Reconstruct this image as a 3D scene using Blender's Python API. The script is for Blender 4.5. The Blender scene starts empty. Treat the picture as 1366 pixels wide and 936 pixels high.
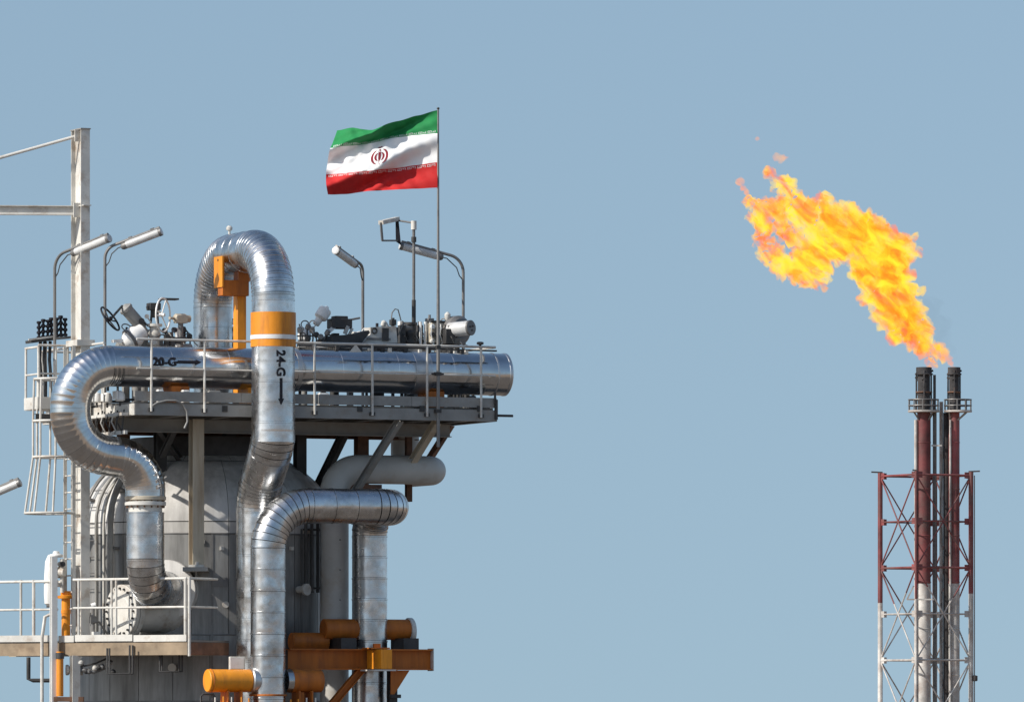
import bpy, bmesh, math, random
from mathutils import Vector, Matrix, noise
random.seed(7)
R = math.radians
scene = bpy.context.scene
COL = scene.collection

# ------------------------------------------------------------------ camera
DIST, KPX, HZN, ZC = 120.0, 0.0125, 968.0, 6.0     # metres to the platform corner plane, metres per photo pixel there
cam_d = bpy.data.cameras.new('camera')
cam = bpy.data.objects.new('camera', cam_d); COL.objects.link(cam)
cam.location = (0, -DIST, ZC); cam.rotation_euler = (R(90), 0, 0)
cam_d.sensor_width = 36.0; cam_d.lens = 36.0 * DIST / (1366 * KPX)
cam_d.shift_y = (HZN - 468) / 1366.0
cam_d.clip_start = 1.0; cam_d.clip_end = 60000.0
scene.camera = cam

# ------------------------------------------------------------------ light
SUN_EL, SUN_AZ = R(35), R(63)          # azimuth measured from the camera side round to the left
to_sun = Vector((-math.sin(SUN_AZ) * math.cos(SUN_EL), -math.cos(SUN_AZ) * math.cos(SUN_EL), math.sin(SUN_EL)))
world = bpy.data.worlds.new('World'); scene.world = world; world.use_nodes = True
wn = world.node_tree; wn.nodes.clear()
sky = wn.nodes.new('ShaderNodeTexSky'); sky.sky_type = 'NISHITA'; sky.sun_disc = False
sky.sun_elevation = SUN_EL
sky.sun_rotation = math.atan2(to_sun.x, to_sun.y)
sky.altitude = 0; sky.air_density = 1.2; sky.dust_density = 1.0; sky.ozone_density = 2.0
w_tc = wn.nodes.new('ShaderNodeTexCoord'); w_add = wn.nodes.new('ShaderNodeVectorMath'); w_add.operation = 'MULTIPLY_ADD'; w_add.inputs[1].default_value = (1, 1, 0.4); w_add.inputs[2].default_value = (0, 0, 0.165)
w_nrm = wn.nodes.new('ShaderNodeVectorMath'); w_nrm.operation = 'NORMALIZE'      # clear air down to the horizon, as in the picture
wn.links.new(w_tc.outputs['Generated'], w_add.inputs[0]); wn.links.new(w_add.outputs[0], w_nrm.inputs[0]); wn.links.new(w_nrm.outputs[0], sky.inputs['Vector'])
bg = wn.nodes.new('ShaderNodeBackground'); bg.inputs['Strength'].default_value = 0.119
wo = wn.nodes.new('ShaderNodeOutputWorld')
wn.links.new(sky.outputs[0], bg.inputs[0]); wn.links.new(bg.outputs[0], wo.inputs[0])
sun_d = bpy.data.lights.new('sun', 'SUN'); sun_d.energy = 4.8; sun_d.angle = R(0.53); sun_d.color = (1.0, 0.95, 0.87)
sun = bpy.data.objects.new('sun', sun_d); COL.objects.link(sun)
sun.rotation_euler = (-to_sun).to_track_quat('-Z', 'Y').to_euler(); sun.location = (-40, -20, 60)
scene.view_settings.view_transform = 'Standard'; scene.view_settings.look = 'None'
scene.view_settings.exposure = 0.0; scene.view_settings.gamma = 1.0
scene.view_settings.use_curve_mapping = False
scene.render.engine = 'CYCLES'
scene.cycles.use_denoising = True
scene.cycles.max_bounces = 8; scene.cycles.transparent_max_bounces = 16
scene.cycles.volume_step_rate = 0.35; scene.cycles.volume_max_steps = 256

# ------------------------------------------------------------------ placing helpers
YAW = R(24.0)
UX, UY = math.cos(YAW), math.sin(YAW)
U = Vector((UX, UY, 0)); V = Vector((-UY, UX, 0)); ZV = Vector((0, 0, 1))
def P(px, py, Y):
    s = KPX * (DIST + Y) / DIST
    return Vector(((px - 683) * s, Y, ZC + (HZN - py) * s))
CORN = P(180, 553, -0.6)                # near corner of the upper platform
def L(a, b, z): return Vector((CORN.x + a * UX - b * UY, CORN.y + a * UY + b * UX, z))
def a_of(px, b):
    t = (px - 683) * KPX / DIST
    return (t * (DIST + CORN.y + b * UX) - CORN.x + b * UY) / (UX - t * UY)
def b_of(px, a):
    t = (px - 683) * KPX / DIST
    return (t * (DIST + CORN.y + a * UY) - CORN.x - a * UX) / (-UY - t * UX)
def z_of(py, Y): return ZC + (HZN - py) * KPX * (DIST + Y) / DIST
def W(px, py, b):                       # a point on the vertical plane b metres behind the platform front
    a = a_of(px, b); q = L(a, b, 0); q.z = z_of(py, q.y); return q
def WA(px, py, a):
    b = b_of(px, a); q = L(a, b, 0); q.z = z_of(py, q.y); return q

# ------------------------------------------------------------------ materials
MATS = {}
def mat(name, col, rough=0.5, metal=0.0, var=0.12, scale=3.0, bump=0.0, bscale=8.0, dirt=None, dirt_amt=0.0,
        dscale=2.0, streak=False, rvar=0.12, spec=0.5, col2=None, dmin=0.52):
    m = bpy.data.materials.new(name); m.use_nodes = True
    nt = m.node_tree; N = nt.nodes; lk = nt.links
    b = N['Principled BSDF']
    b.inputs['Metallic'].default_value = metal
    b.inputs['Specular IOR Level'].default_value = spec
    tc = N.new('ShaderNodeTexCoord')
    geo = N.new('ShaderNodeNewGeometry')
    mp = N.new('ShaderNodeMapping')
    lk.new(geo.outputs['Position'], mp.inputs['Vector'])
    if streak: mp.inputs['Scale'].default_value = (1.0, 1.0, 0.12)
    n1 = N.new('ShaderNodeTexNoise'); n1.inputs['Scale'].default_value = scale
    n1.inputs['Detail'].default_value = 6; n1.inputs['Roughness'].default_value = 0.6
    lk.new(mp.outputs[0], n1.inputs['Vector'])
    ramp = N.new('ShaderNodeValToRGB')
    c = Vector(col)
    c2 = Vector(col2) if col2 else c * (1 - var * 2)
    ramp.color_ramp.elements[0].position = 0.3; ramp.color_ramp.elements[0].color = (*c2, 1)
    ramp.color_ramp.elements[1].position = 0.65; ramp.color_ramp.elements[1].color = (*[min(1, x * (1 + var)) for x in c], 1)
    lk.new(n1.outputs['Fac'], ramp.inputs['Fac'])
    colour = ramp.outputs['Color']
    if dirt:
        n2 = N.new('ShaderNodeTexNoise'); n2.inputs['Scale'].default_value = dscale
        n2.inputs['Detail'].default_value = 8; n2.inputs['Roughness'].default_value = 0.7
        lk.new(mp.outputs[0], n2.inputs['Vector'])
        r2 = N.new('ShaderNodeMapRange'); r2.inputs['From Min'].default_value = dmin; r2.inputs['From Max'].default_value = 0.72
        r2.inputs['To Max'].default_value = dirt_amt
        lk.new(n2.outputs['Fac'], r2.inputs['Value'])
        mx = N.new('ShaderNodeMix'); mx.data_type = 'RGBA'
        lk.new(r2.outputs[0], mx.inputs['Factor']); lk.new(colour, mx.inputs[6]); mx.inputs[7].default_value = (*dirt, 1)
        colour = mx.outputs[2]
    # a slight difference from piece to piece
    oi = N.new('ShaderNodeObjectInfo')
    mr = N.new('ShaderNodeMapRange'); mr.inputs['To Min'].default_value = 1 - var * 0.7; mr.inputs['To Max'].default_value = 1 + var * 0.5
    lk.new(oi.outputs['Random'], mr.inputs['Value'])
    mul = N.new('ShaderNodeVectorMath'); mul.operation = 'SCALE'
    lk.new(colour, mul.inputs[0]); lk.new(mr.outputs[0], mul.inputs['Scale'])
    lk.new(mul.outputs[0], b.inputs['Base Color'])
    n3 = N.new('ShaderNodeTexNoise'); n3.inputs['Scale'].default_value = scale * 2.3; n3.inputs['Detail'].default_value = 4
    lk.new(geo.outputs['Position'], n3.inputs['Vector'])
    rr = N.new('ShaderNodeMapRange'); rr.inputs['To Min'].default_value = max(0.03, rough - rvar); rr.inputs['To Max'].default_value = min(1, rough + rvar)
    lk.new(n3.outputs['Fac'], rr.inputs['Value']); lk.new(rr.outputs[0], b.inputs['Roughness'])
    if bump > 0:
        n4 = N.new('ShaderNodeTexNoise'); n4.inputs['Scale'].default_value = bscale; n4.inputs['Detail'].default_value = 3
        n4.inputs['Detail'].default_value = 1
        lk.new(geo.outputs['Position'], n4.inputs['Vector'])
        bp = N.new('ShaderNodeBump'); bp.inputs['Strength'].default_value = 1.0; bp.inputs['Distance'].default_value = bump
        lk.new(n4.outputs['Fac'], bp.inputs['Height']); lk.new(bp.outputs[0], b.inputs['Normal'])
    MATS[name] = m
    return m
M = MATS
mat('aluminium', (0.64, 0.645, 0.65), 0.28, 1.0, 0.11, 3.0, 0.015, 3.4, (0.27, 0.245, 0.215), 0.7, 3.2, dmin=0.46, rvar=0.16)
mat('aluminium_bright', (0.67, 0.675, 0.68), 0.18, 1.0, 0.09, 2.4, 0.012, 2.6, (0.30, 0.265, 0.23), 0.55, 2.4, dmin=0.48)
mat('aluminium_dull', (0.62, 0.625, 0.63), 0.36, 0.95, 0.09, 2.2, 0.005, 5, (0.34, 0.32, 0.30), 0.5, 2.2)
mat('cladding', (0.68, 0.66, 0.63), 0.46, 0.15, 0.14, 1.8, 0.008, 2.2, (0.22, 0.20, 0.18), 0.8, 2.2, streak=True, dmin=0.43)
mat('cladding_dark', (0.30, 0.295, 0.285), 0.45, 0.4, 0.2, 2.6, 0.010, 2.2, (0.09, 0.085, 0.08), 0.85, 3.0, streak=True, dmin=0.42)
mat('shaded_rusty_beam', (0.27, 0.20, 0.13), 0.7, 0.0, 0.2, 2.5, 0.0, 8, (0.12, 0.07, 0.04), 0.7, 3.0)  # cream paint with shade under the toe plate put in the colour, plus rust
mat('joint_dark', (0.035, 0.035, 0.036), 0.8, 0.0, 0.1)
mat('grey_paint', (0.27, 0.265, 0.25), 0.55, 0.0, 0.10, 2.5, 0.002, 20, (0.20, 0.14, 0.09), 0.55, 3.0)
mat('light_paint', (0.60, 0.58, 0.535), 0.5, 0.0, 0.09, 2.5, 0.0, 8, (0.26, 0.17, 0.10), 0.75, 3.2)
mat('cream_paint', (0.52, 0.46, 0.36), 0.5, 0.0, 0.10, 2.5, 0.0, 8, (0.26, 0.15, 0.07), 0.75, 2.2, streak=True)
mat('white_paint', (0.78, 0.77, 0.74), 0.45, 0.0, 0.05, 2.5, 0.0, 8, (0.45, 0.36, 0.26), 0.5, 3.0)
mat('pipe_white', (0.50, 0.49, 0.46), 0.5, 0.0, 0.07, 1.5, 0.0, 8, (0.36, 0.27, 0.18), 0.6, 1.8)
mat('rust_steel', (0.17, 0.085, 0.05), 0.8, 0.0, 0.25, 4.0, 0.002, 20, (0.09, 0.06, 0.05), 0.7, 3.0)
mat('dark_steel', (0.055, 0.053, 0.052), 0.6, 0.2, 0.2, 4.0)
mat('mid_steel', (0.20, 0.195, 0.19), 0.5, 0.4, 0.15, 4.0, 0.0, 8, (0.12, 0.08, 0.05), 0.5, 4.0)
mat('orange_paint', (0.78, 0.28, 0.012), 0.5, 0.0, 0.10, 3.0, 0.003, 9, (0.30, 0.09, 0.02), 0.75, 4.5, streak=True, dmin=0.5)
mat('shaded_orange', (0.50, 0.14, 0.012), 0.6, 0.0, 0.18, 3.5, 0.003, 9, (0.16, 0.05, 0.02), 0.8, 3.6, streak=True)  # orange paint darkened in colour as unlit faces look, with dirt streaks
mat('black_paint', (0.012, 0.012, 0.018), 0.6, 0.0, 0.05, spec=0.3)
mat('lamp_white', (0.58, 0.58, 0.57), 0.35, 0.0, 0.08, 4.0, 0.0, 8, (0.32, 0.28, 0.24), 0.6, 5.0)
mat('sand', (0.29, 0.205, 0.135), 0.95, 0.0, 0.12, 0.05, 0.03, 0.7)
mat('dark_pad', (0.115, 0.095, 0.078), 0.9, 0.0, 0.15, 0.6)  # dark surface of the added pad, kept low to weaken bounced light
mat('concrete', (0.34, 0.32, 0.29), 0.9, 0.0, 0.12, 1.0)
mat('flag_green', (0.008, 0.21, 0.055), 0.85, 0, 0.06, 6)
mat('flag_white', (0.80, 0.80, 0.80), 0.85, 0, 0.02, 6)
mat('flag_red', (0.52, 0.014, 0.014), 0.85, 0, 0.06, 6)
mat('emblem_red', (0.20, 0.008, 0.02), 0.85, 0, 0.03, 6)
mat('stack_red', (0.20, 0.046, 0.046), 0.65, 0, 0.28, 0.6, 0, 8, (0.13, 0.085, 0.075), 0.9, 0.7, dmin=0.44)
mat('stack_white', (0.50, 0.48, 0.45), 0.6, 0, 0.2, 0.6, 0, 8, (0.24, 0.17, 0.14), 0.9, 0.7, dmin=0.45)
mat('soot', (0.045, 0.043, 0.045), 0.85, 0, 0.3, 1.2, 0, 8, (0.12, 0.08, 0.06), 0.6, 1.0)

# ------------------------------------------------------------------ mesh helpers
class MB:
    def __init__(s): s.v = []; s.f = []
    def add(s, vs, fs):
        o = len(s.v); s.v += [Vector(x) for x in vs]; s.f += [tuple(i + o for i in f) for f in fs]; return s
    def box(s, c, hx, hy, hz, ax=None, ay=None, az=None):
        c = Vector(c); ax = ax or Vector((1, 0, 0)); ay = ay or Vector((0, 1, 0)); az = az or ZV
        vs = [c + ax * (i * hx) + ay * (j * hy) + az * (k * hz) for k in (-1, 1) for j in (-1, 1) for i in (-1, 1)]
        return s.add(vs, [(0, 2, 3, 1), (4, 5, 7, 6), (0, 1, 5, 4), (2, 6, 7, 3), (0, 4, 6, 2), (1, 3, 7, 5)])
    def uvbox(s, c, hu, hv, hz): return s.box(c, hu, hv, hz, U, V, ZV)
    def bar(s, p, q, w, h, side=None):
        p = Vector(p); q = Vector(q); d = (q - p); ln = d.length; d.normalize()
        sd = side or (ZV.cross(d) if abs(d.z) < 0.98 else U.copy())
        sd = (sd - d * sd.dot(d)).normalized(); up = d.cross(sd)
        return s.box((p + q) / 2, ln / 2, w / 2, h / 2, d, sd, up)
    def ibeam(s, p, q, w, h, tf=0.014, tw=0.01, side=None):
        """flanges of width w along 'side', depth h across it"""
        p = Vector(p); q = Vector(q); d = (q - p).normalized()
        sd = side or (ZV.cross(d) if abs(d.z) < 0.98 else U.copy())
        sd = (sd - d * sd.dot(d)).normalized(); up = d.cross(sd)
        for k in (-1, 1):
            s.bar(p + up * k * (h / 2 - tf / 2), q + up * k * (h / 2 - tf / 2), w, tf, sd)
        s.bar(p, q, tw, h - 2 * tf, sd); return s
    def channel(s, p, q, h, fl, t=0.012, out=None):
        """C-section: web facing 'out', flanges pointing the other way"""
        p = Vector(p); q = Vector(q); d = (q - p).normalized(); out = Vector(out).normalized()
        s.bar(p, q, t, h, out)
        for k in (-1, 1):
            o = -out * (fl / 2 + t / 2) + ZV * k * (h / 2 - t / 2)
            s.bar(p + o, q + o, fl, t, out)
        return s
    def cyl(s, p, q, r, r2=None, n=16, cap=True):
        p = Vector(p); q = Vector(q); r2 = r if r2 is None else r2
        return s.lathe([(r, 0), (r2, (q - p).length)], p, (q - p).normalized(), n, cap)
    def lathe(s, prof, o, d, n=20, cap=True):
        o = Vector(o); d = Vector(d).normalized()
        e = d.orthogonal().normalized(); g = d.cross(e); vs = []; fs = []
        for (r, h) in prof:
            for i in range(n):
                t = 2 * math.pi * i / n
                vs.append(o + d * h + (e * math.cos(t) + g * math.sin(t)) * r)
        for k in range(len(prof) - 1):
            for i in range(n):
                j = (i + 1) % n
                fs.append((k * n + i, k * n + j, (k + 1) * n + j, (k + 1) * n + i))
        if cap:
            fs.append(tuple(reversed(range(n)))); fs.append(tuple(range((len(prof) - 1) * n, len(prof) * n)))
        return s.add(vs, fs)
    def tube(s, pts, r, n=8, cap=True, closed=False):
        pts = [Vector(p) for p in pts]; m = len(pts); vs = []; fs = []
        rr = r if isinstance(r, (list, tuple)) else [r] * m
        e = None
        for i, p in enumerate(pts):
            if closed: t = pts[(i + 1) % m] - pts[i - 1]
            else: t = pts[min(i + 1, m - 1)] - pts[max(i - 1, 0)]
            t.normalize()
            e = t.orthogonal() if e is None else e - t * e.dot(t)
            e.normalize(); g = t.cross(e)
            for k in range(n):
                th = 2 * math.pi * k / n
                vs.append(p + (e * math.cos(th) + g * math.sin(th)) * rr[i])
        for i in range(m if closed else m - 1):
            a = i * n; b = ((i + 1) % m) * n
            for k in range(n):
                j = (k + 1) % n; fs.append((a + k, a + j, b + j, b + k))
        if cap and not closed:
            fs.append(tuple(reversed(range(n)))); fs.append(tuple(range((m - 1) * n, m * n)))
        return s.add(vs, fs)
    def ring(s, c, nrm, Rr, r, n=24, k=6):
        nrm = Vector(nrm).normalized(); e = nrm.orthogonal().normalized(); g = nrm.cross(e)
        return s.tube([Vector(c) + (e * math.cos(2 * math.pi * i / n) + g * math.sin(2 * math.pi * i / n)) * Rr for i in range(n)], r, k, closed=True)
    def poly(s, pts, z0, z1):
        n = len(pts)
        vs = [Vector((p[0], p[1], z0)) for p in pts] + [Vector((p[0], p[1], z1)) for p in pts]
        return s.add(vs, [tuple(reversed(range(n))), tuple(range(n, 2 * n))] + [(i, (i + 1) % n, n + (i + 1) % n, n + i) for i in range(n)])
    def mesh(s, name, origin=(0, 0, 0), smooth=35):
        o = Vector(origin)
        me = bpy.data.meshes.new(name); me.from_pydata([v - o for v in s.v], [], s.f)
        bm = bmesh.new(); bm.from_mesh(me); bmesh.ops.recalc_face_normals(bm, faces=bm.faces); bm.to_mesh(me); bm.free()
        if smooth:
            me.shade_smooth(); me.set_sharp_from_angle(angle=R(smooth))
        return me
def thing(name, label, cat, loc=(0, 0, 0), group=None):
    o = bpy.data.objects.new(name, None); COL.objects.link(o); o.location = loc; o.empty_display_size = 0.3
    o['label'] = label; o['category'] = cat
    if group: o['group'] = group
    return o
def root_of(o):
    while o.parent: o = o.parent
    return o
def part(parent, name, mb, m, label=None, kind=None, bevel=0, smooth=35):
    o = bpy.data.objects.new(name, mb.mesh(name, root_of(parent).location, smooth)); COL.objects.link(o)
    o.parent = parent; o.data.materials.append(MATS[m])
    if label: o['label'] = label
    if kind: o['kind'] = kind
    if bevel:
        bv = o.modifiers.new('bevel', 'BEVEL'); bv.width = bevel; bv.segments = 2; bv.limit_method = 'ANGLE'
    return o
def single(name, mb, m, label, cat, loc=(0, 0, 0), group=None, kind=None, smooth=35):
    o = bpy.data.objects.new(name, mb.mesh(name, loc, smooth)); COL.objects.link(o); o.location = loc
    o.data.materials.append(MATS[m])
    if kind: o['kind'] = kind
    if label: o['label'] = label
    if cat: o['category'] = cat
    if group: o['group'] = group
    return o

# ------------------------------------------------------------------ jacketed pipes
def route(pts, bends):
    """straight runs and bends through a list of corner points -> list of ('line', p, q) and ('arc', centre, axis, start, angle, R)"""
    pts = [Vector(p) for p in pts]; segs = []; cur = pts[0]
    for i in range(1, len(pts) - 1):
        d1 = (pts[i] - pts[i - 1]).normalized(); d2 = (pts[i + 1] - pts[i]).normalized()
        th = d1.angle(d2); Rb = bends[i - 1]
        if th < 1e-3: continue
        tl = Rb * math.tan(th / 2); s = pts[i] - d1 * tl; e = pts[i] + d2 * tl
        nrm = d1.cross(d2).normalized(); inn = nrm.cross(d1)
        if (s - cur).length > 1e-3: segs.append(('line', cur.copy(), s))
        segs.append(('arc', s + inn * Rb, nrm, s, th, Rb)); cur = e
    if (pts[-1] - cur).length > 1e-3: segs.append(('line', cur.copy(), pts[-1]))
    return segs
def stations(segs, sec, gore):
    st = []                              # (pos, tangent, kind of the piece that starts here)
    for sg in segs:
        if sg[0] == 'line':
            p, q = sg[1], sg[2]; ln = (q - p).length; n = max(1, round(ln / sec)); d = (q - p).normalized()
            for k in range(n): st.append((p + d * ln * k / n, d, 'jacket_section'))
            end = (q, d, None)
        else:
            c, nrm, s0, th, Rb = sg[1:]; n = max(3, round(th * Rb / gore)); v0 = s0 - c
            for k in range(n + 1):
                w = Matrix.Rotation(th * k / n, 3, nrm) @ v0
                e = (c + w, nrm.cross(w).normalized(), 'elbow_gore')
                if k < n: st.append(e)
            end = (e[0], e[1], None)
    st.append(end); return st
def jacket_pipe(root, pts, bends, r, r_end=None, sec=0.6, gore=0.1, m='aluminium', gap=0.007, bead=0.006, n=44, caps=(True, True)):
    st = stations(route(pts, bends), sec, gore)
    tot = sum((st[i + 1][0] - st[i][0]).length for i in range(len(st) - 1)); run = 0
    e = None; rings = []; cents = []; rads = []
    for i, (p, t, k) in enumerate(st):
        if i: run += (p - st[i - 1][0]).length
        f = run / tot; f = f * f * (3 - 2 * f)
        rr = r if r_end is None else r + (r_end - r) * f
        e = t.orthogonal() if e is None else e - t * e.dot(t)
        e.normalize(); g = t.cross(e)
        rings.append([(e * math.cos(2 * math.pi * q / n) + g * math.sin(2 * math.pi * q / n)) for q in range(n)])
        cents.append(p); rads.append(rr)
    core = MB(); core.tube(cents, [x - 0.02 for x in rads], 24); part(root, 'pipe_core', core, 'joint_dark')
    for i in range(len(st) - 1):
        ln = (cents[i + 1] - cents[i]).length; kind = st[i][2]
        g = min(0.10, (gap if kind == 'elbow_gore' else gap * 0.5) / ln); bw = min(0.3, 0.022 / ln); mb = MB(); vs = []
        jit = random.uniform(-0.002, 0.002)
        want = Vector((-0.45 + random.uniform(-0.25, 0.35), -0.85, 0.35)); q0 = max(range(n), key=lambda q: rings[i][q].dot(want)) if kind == 'jacket_section' else -9
        prof = [(g, -0.019), (g, bead), (g + bw, bead), (g + bw + 0.004 / ln, 0.0), (1.0, 0.0), (1.0, -0.019)]
        for (f, dr) in prof:
            for q in range(n):
                lap = 0.005 if q == q0 else 0.0
                A = cents[i] + rings[i][q] * (rads[i] + dr + jit + lap); B = cents[i + 1] + rings[i + 1][q] * (rads[i + 1] + dr + jit + lap)
                vs.append(A.lerp(B, f))
        fs = []
        for k in range(len(prof) - 1):
            for q in range(n):
                j = (q + 1) % n; fs.append((k * n + q, k * n + j, (k + 1) * n + j, (k + 1) * n + q))
        mb.add(vs, fs); part(root, kind, mb, m, smooth=28)
    return st
def clean_pipe(pts, bends, r, n=28, gore=0.05):
    st = stations(route(pts, bends), 0.8, gore)
    return MB().tube([s[0] for s in st], r, n)
def band(root, name, p, q, r, m, n=44, label=None):
    return part(root, name, MB().lathe([(r - 0.01, 0), (r, 0.001), (r, (Vector(q) - Vector(p)).length - 0.001), (r - 0.01, (Vector(q) - Vector(p)).length)], p, Vector(q) - Vector(p), n), m, label)
def wrap_flat(root, name, bm, origin, axis, outw, r, m):
    """flat paint laid round a pipe: x runs along 'axis', y=0 faces 'outw'"""
    bmesh.ops.triangulate(bm, faces=bm.faces)
    for _ in range(3):
        ed = [e for e in bm.edges if e.calc_length() > 0.045]
        if ed: bmesh.ops.subdivide_edges(bm, edges=ed, cuts=1); bmesh.ops.triangulate(bm, faces=bm.faces)
    axis = Vector(axis).normalized(); outw = Vector(outw); outw = (outw - axis * outw.dot(axis)).normalized(); side = outw.cross(axis)
    o = Vector(origin) - root.location
    for v in bm.verts:
        t = v.co.y / r
        v.co = o + axis * v.co.x + (outw * math.cos(t) + side * math.sin(t)) * (r + 0.009)
    me = bpy.data.meshes.new(name); bm.to_mesh(me); bm.free()
    ob = bpy.data.objects.new(name, me); COL.objects.link(ob); ob.parent = root; me.materials.append(MATS[m]); return ob
def text_bm(body, size, bold):
    cu = bpy.data.curves.new('t', 'FONT'); cu.body = body; cu.size = size; cu.align_x = 'LEFT'; cu.align_y = 'CENTER'
    cu.offset = bold; cu.resolution_u = 3
    to = bpy.data.objects.new('t', cu); COL.objects.link(to); bpy.context.view_layer.update()
    me = bpy.data.meshes.new_from_object(to.evaluated_get(bpy.context.evaluated_depsgraph_get()))
    bpy.data.objects.remove(to); bm = bmesh.new(); bm.from_mesh(me)
    ys = [v.co.y for v in bm.verts]; off = (min(ys) + max(ys)) / 2
    for v in bm.verts: v.co.y -= off
    return bm, max(v.co.x for v in bm.verts)
def arrow_bm(x0, ln, shaft, head):
    bm = bmesh.new()
    q = [bm.verts.new(c) for c in [(x0, -shaft, 0), (x0 + ln * 0.76, -shaft, 0), (x0 + ln * 0.76, shaft, 0), (x0, shaft, 0)]]; bm.faces.new(q)
    q = [bm.verts.new(c) for c in [(x0 + ln * 0.76, -head, 0), (x0 + ln, 0, 0), (x0 + ln * 0.76, head, 0)]]; bm.faces.new(q)
    return bm
TOC = Vector((0, -1, 0))
# ================================================================== setting
gm = MB()
gN = 24; gR = 30000.0
gm.add([(0, 0, 0)] + [(gR * math.cos(2 * math.pi * i / gN), gR * math.sin(2 * math.pi * i / gN), 0) for i in range(gN)],
       [(0, 1 + i, 1 + (i + 1) % gN) for i in range(gN)])
single('ground', gm, 'sand', None, None, kind='structure')
pad = MB().box((-4.2, 6.0, 0.06), 42, 38, 0.06)  # unseen dark pad, added to cut bounced light and darken pipe undersides
single('bounce_cut_pad', pad, 'dark_pad', None, None, kind='structure')

# ================================================================== vessel
VC = P(275, 700, 3.5); VR = 172 * KPX * (DIST + 3.5) / DIST; VZ = VC.z; VB = 110 * KPX * (DIST + 3.5) / DIST
ves = thing('pressure_vessel', 'huge grey clad domed pressure vessel standing under the crowded upper platform', 'vessel', (VC.x, VC.y, 0.12))
core = MB().lathe([(VR + 0.1, 0), (VR + 0.1, 0.5), (VR - 0.02, 0.52), (VR - 0.02, VZ - 0.12)] +
                  [((VR - 0.02) * math.cos(t), VZ - 0.12 + (VB - 0.02) * math.sin(t)) for t in [R(x) for x in range(6, 90, 6)]], (VC.x, VC.y, 0.12), ZV, 64)
part(ves, 'vessel_shell', core, 'joint_dark')
def panel_mesh(profile, ang, gap, sub=5):
    """profile: list of (r, z); a patch of half-angle ang, edges turned inward"""
    mb = MB(); rows = [];
    prof = [(profile[0][0] - 0.02, profile[0][1])] + profile + [(profile[-1][0] - 0.02, profile[-1][1])]
    for (r, z) in prof:
        g = gap / max(r, 0.05); row = []
        for k in range(sub + 1):
            t = -ang + g + (2 * ang - 2 * g) * k / sub
            row.append((r * math.sin(t), -r * math.cos(t), z))
        rows.append(row)
    vs = [p for row in rows for p in row]; n = sub + 1; fs = []
    for i in range(len(rows) - 1):
        for k in range(sub): fs.append((i * n + k, i * n + k + 1, (i + 1) * n + k + 1, (i + 1) * n + k))
    for k in (0, sub):                                             # turned-in side edges
        o = len(vs)
        for i in range(1, len(rows) - 1):
            x, y, z = rows[i][k]; f = 1 - 0.02 / math.hypot(x, y); vs += [(x, y, z), (x * f, y * f, z)]
        for i in range(len(rows) - 3): fs.append((o + 2 * i, o + 2 * i + 1, o + 2 * i + 3, o + 2 * i + 2))
    mb.add(vs, fs); return mb.mesh('panel', smooth=40)
NP = 22
def panel_ring(name, profile, n, phase, m='cladding'):
    me = panel_mesh(profile, math.pi / n, 0.005); me.materials.append(M[m])
    for k in range(n):
        o = bpy.data.objects.new(name, me); COL.objects.link(o); o.parent = ves
        s = 1 + random.uniform(-0.0012, 0.0012)
        o.scale = (s, s, 1); o.rotation_euler = (0, 0, 2 * math.pi * (k + phase) / n)
zrel = VZ - 0.12
rows = [711, 846, 985, 1120]
zz = [z_of(y, 1.3) - 0.12 for y in rows]
zz = [zrel - 0.012] + zz[0:1] + zz[1:]
zz = [zrel + 0.0] + [z for z in zz[1:]]
lv = zz + [0.75]
for i in range(len(lv) - 1):
    if lv[i] - lv[i + 1] < 0.05: continue
    ph = 0.25 if i < 2 else (0.75 if i % 2 == 0 else 0.25)
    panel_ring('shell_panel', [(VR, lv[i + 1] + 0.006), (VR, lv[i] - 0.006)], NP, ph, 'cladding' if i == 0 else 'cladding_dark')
def ell(t): return ((VR) * math.cos(t), zrel + VB * math.sin(t))
panel_ring('dome_panel', [ell(R(t)) for t in (0.4, 8, 16, 24, 32, 40, 47.6)], NP, 0.25)
panel_ring('dome_panel', [ell(R(t)) for t in (48.2, 56, 64, 72, 79.5)], NP // 2, 0.1)
part(ves, 'dome_cap', MB().lathe([(ell(R(t))[0], 0.12 + ell(R(t))[1]) for t in (80, 83, 86, 89)], (VC.x, VC.y, 0), ZV, 32), 'cladding')
# seam band round the shoulder
part(ves, 'seam_band', MB().ring((VC.x, VC.y, z_of(711, 1.3)), ZV, VR + 0.004, 0.012, 96, 6), 'mid_steel')
# manhole nozzle with blind flange
mh = Vector((-0.78, -0.62, 0)).normalized(); mc = P(166, 815, 0.9)
part(ves, 'nozzle_neck', MB().lathe([(0.345, 0), (0.345, 1.9)], mc + mh * 0.02 - mh * 1.9, mh, 40), 'light_paint')
part(ves, 'nozzle_flange', MB().lathe([(0.345, 0), (0.445, 0.001), (0.45, 0.01), (0.45, 0.085), (0.44, 0.09)], mc - mh * 0.11, mh, 48), 'light_paint')
bf = part(ves, 'blind_flange', MB().lathe([(0.44, 0), (0.45, 0.008), (0.45, 0.08), (0.44, 0.09), (0.26, 0.092), (0.25, 0.1)], mc - mh * 0.01, mh, 48), 'light_paint')
ms = mh.cross(ZV)
for k in range(20):
    t = 2 * math.pi * k / 20; q = mc + (ms * math.cos(t) + ZV * math.sin(t)) * 0.385
    part(bf, 'bolt', MB().lathe([(0.019, 0), (0.019, 0.035)], q + mh * 0.08, mh, 6), 'dark_steel')
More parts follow.
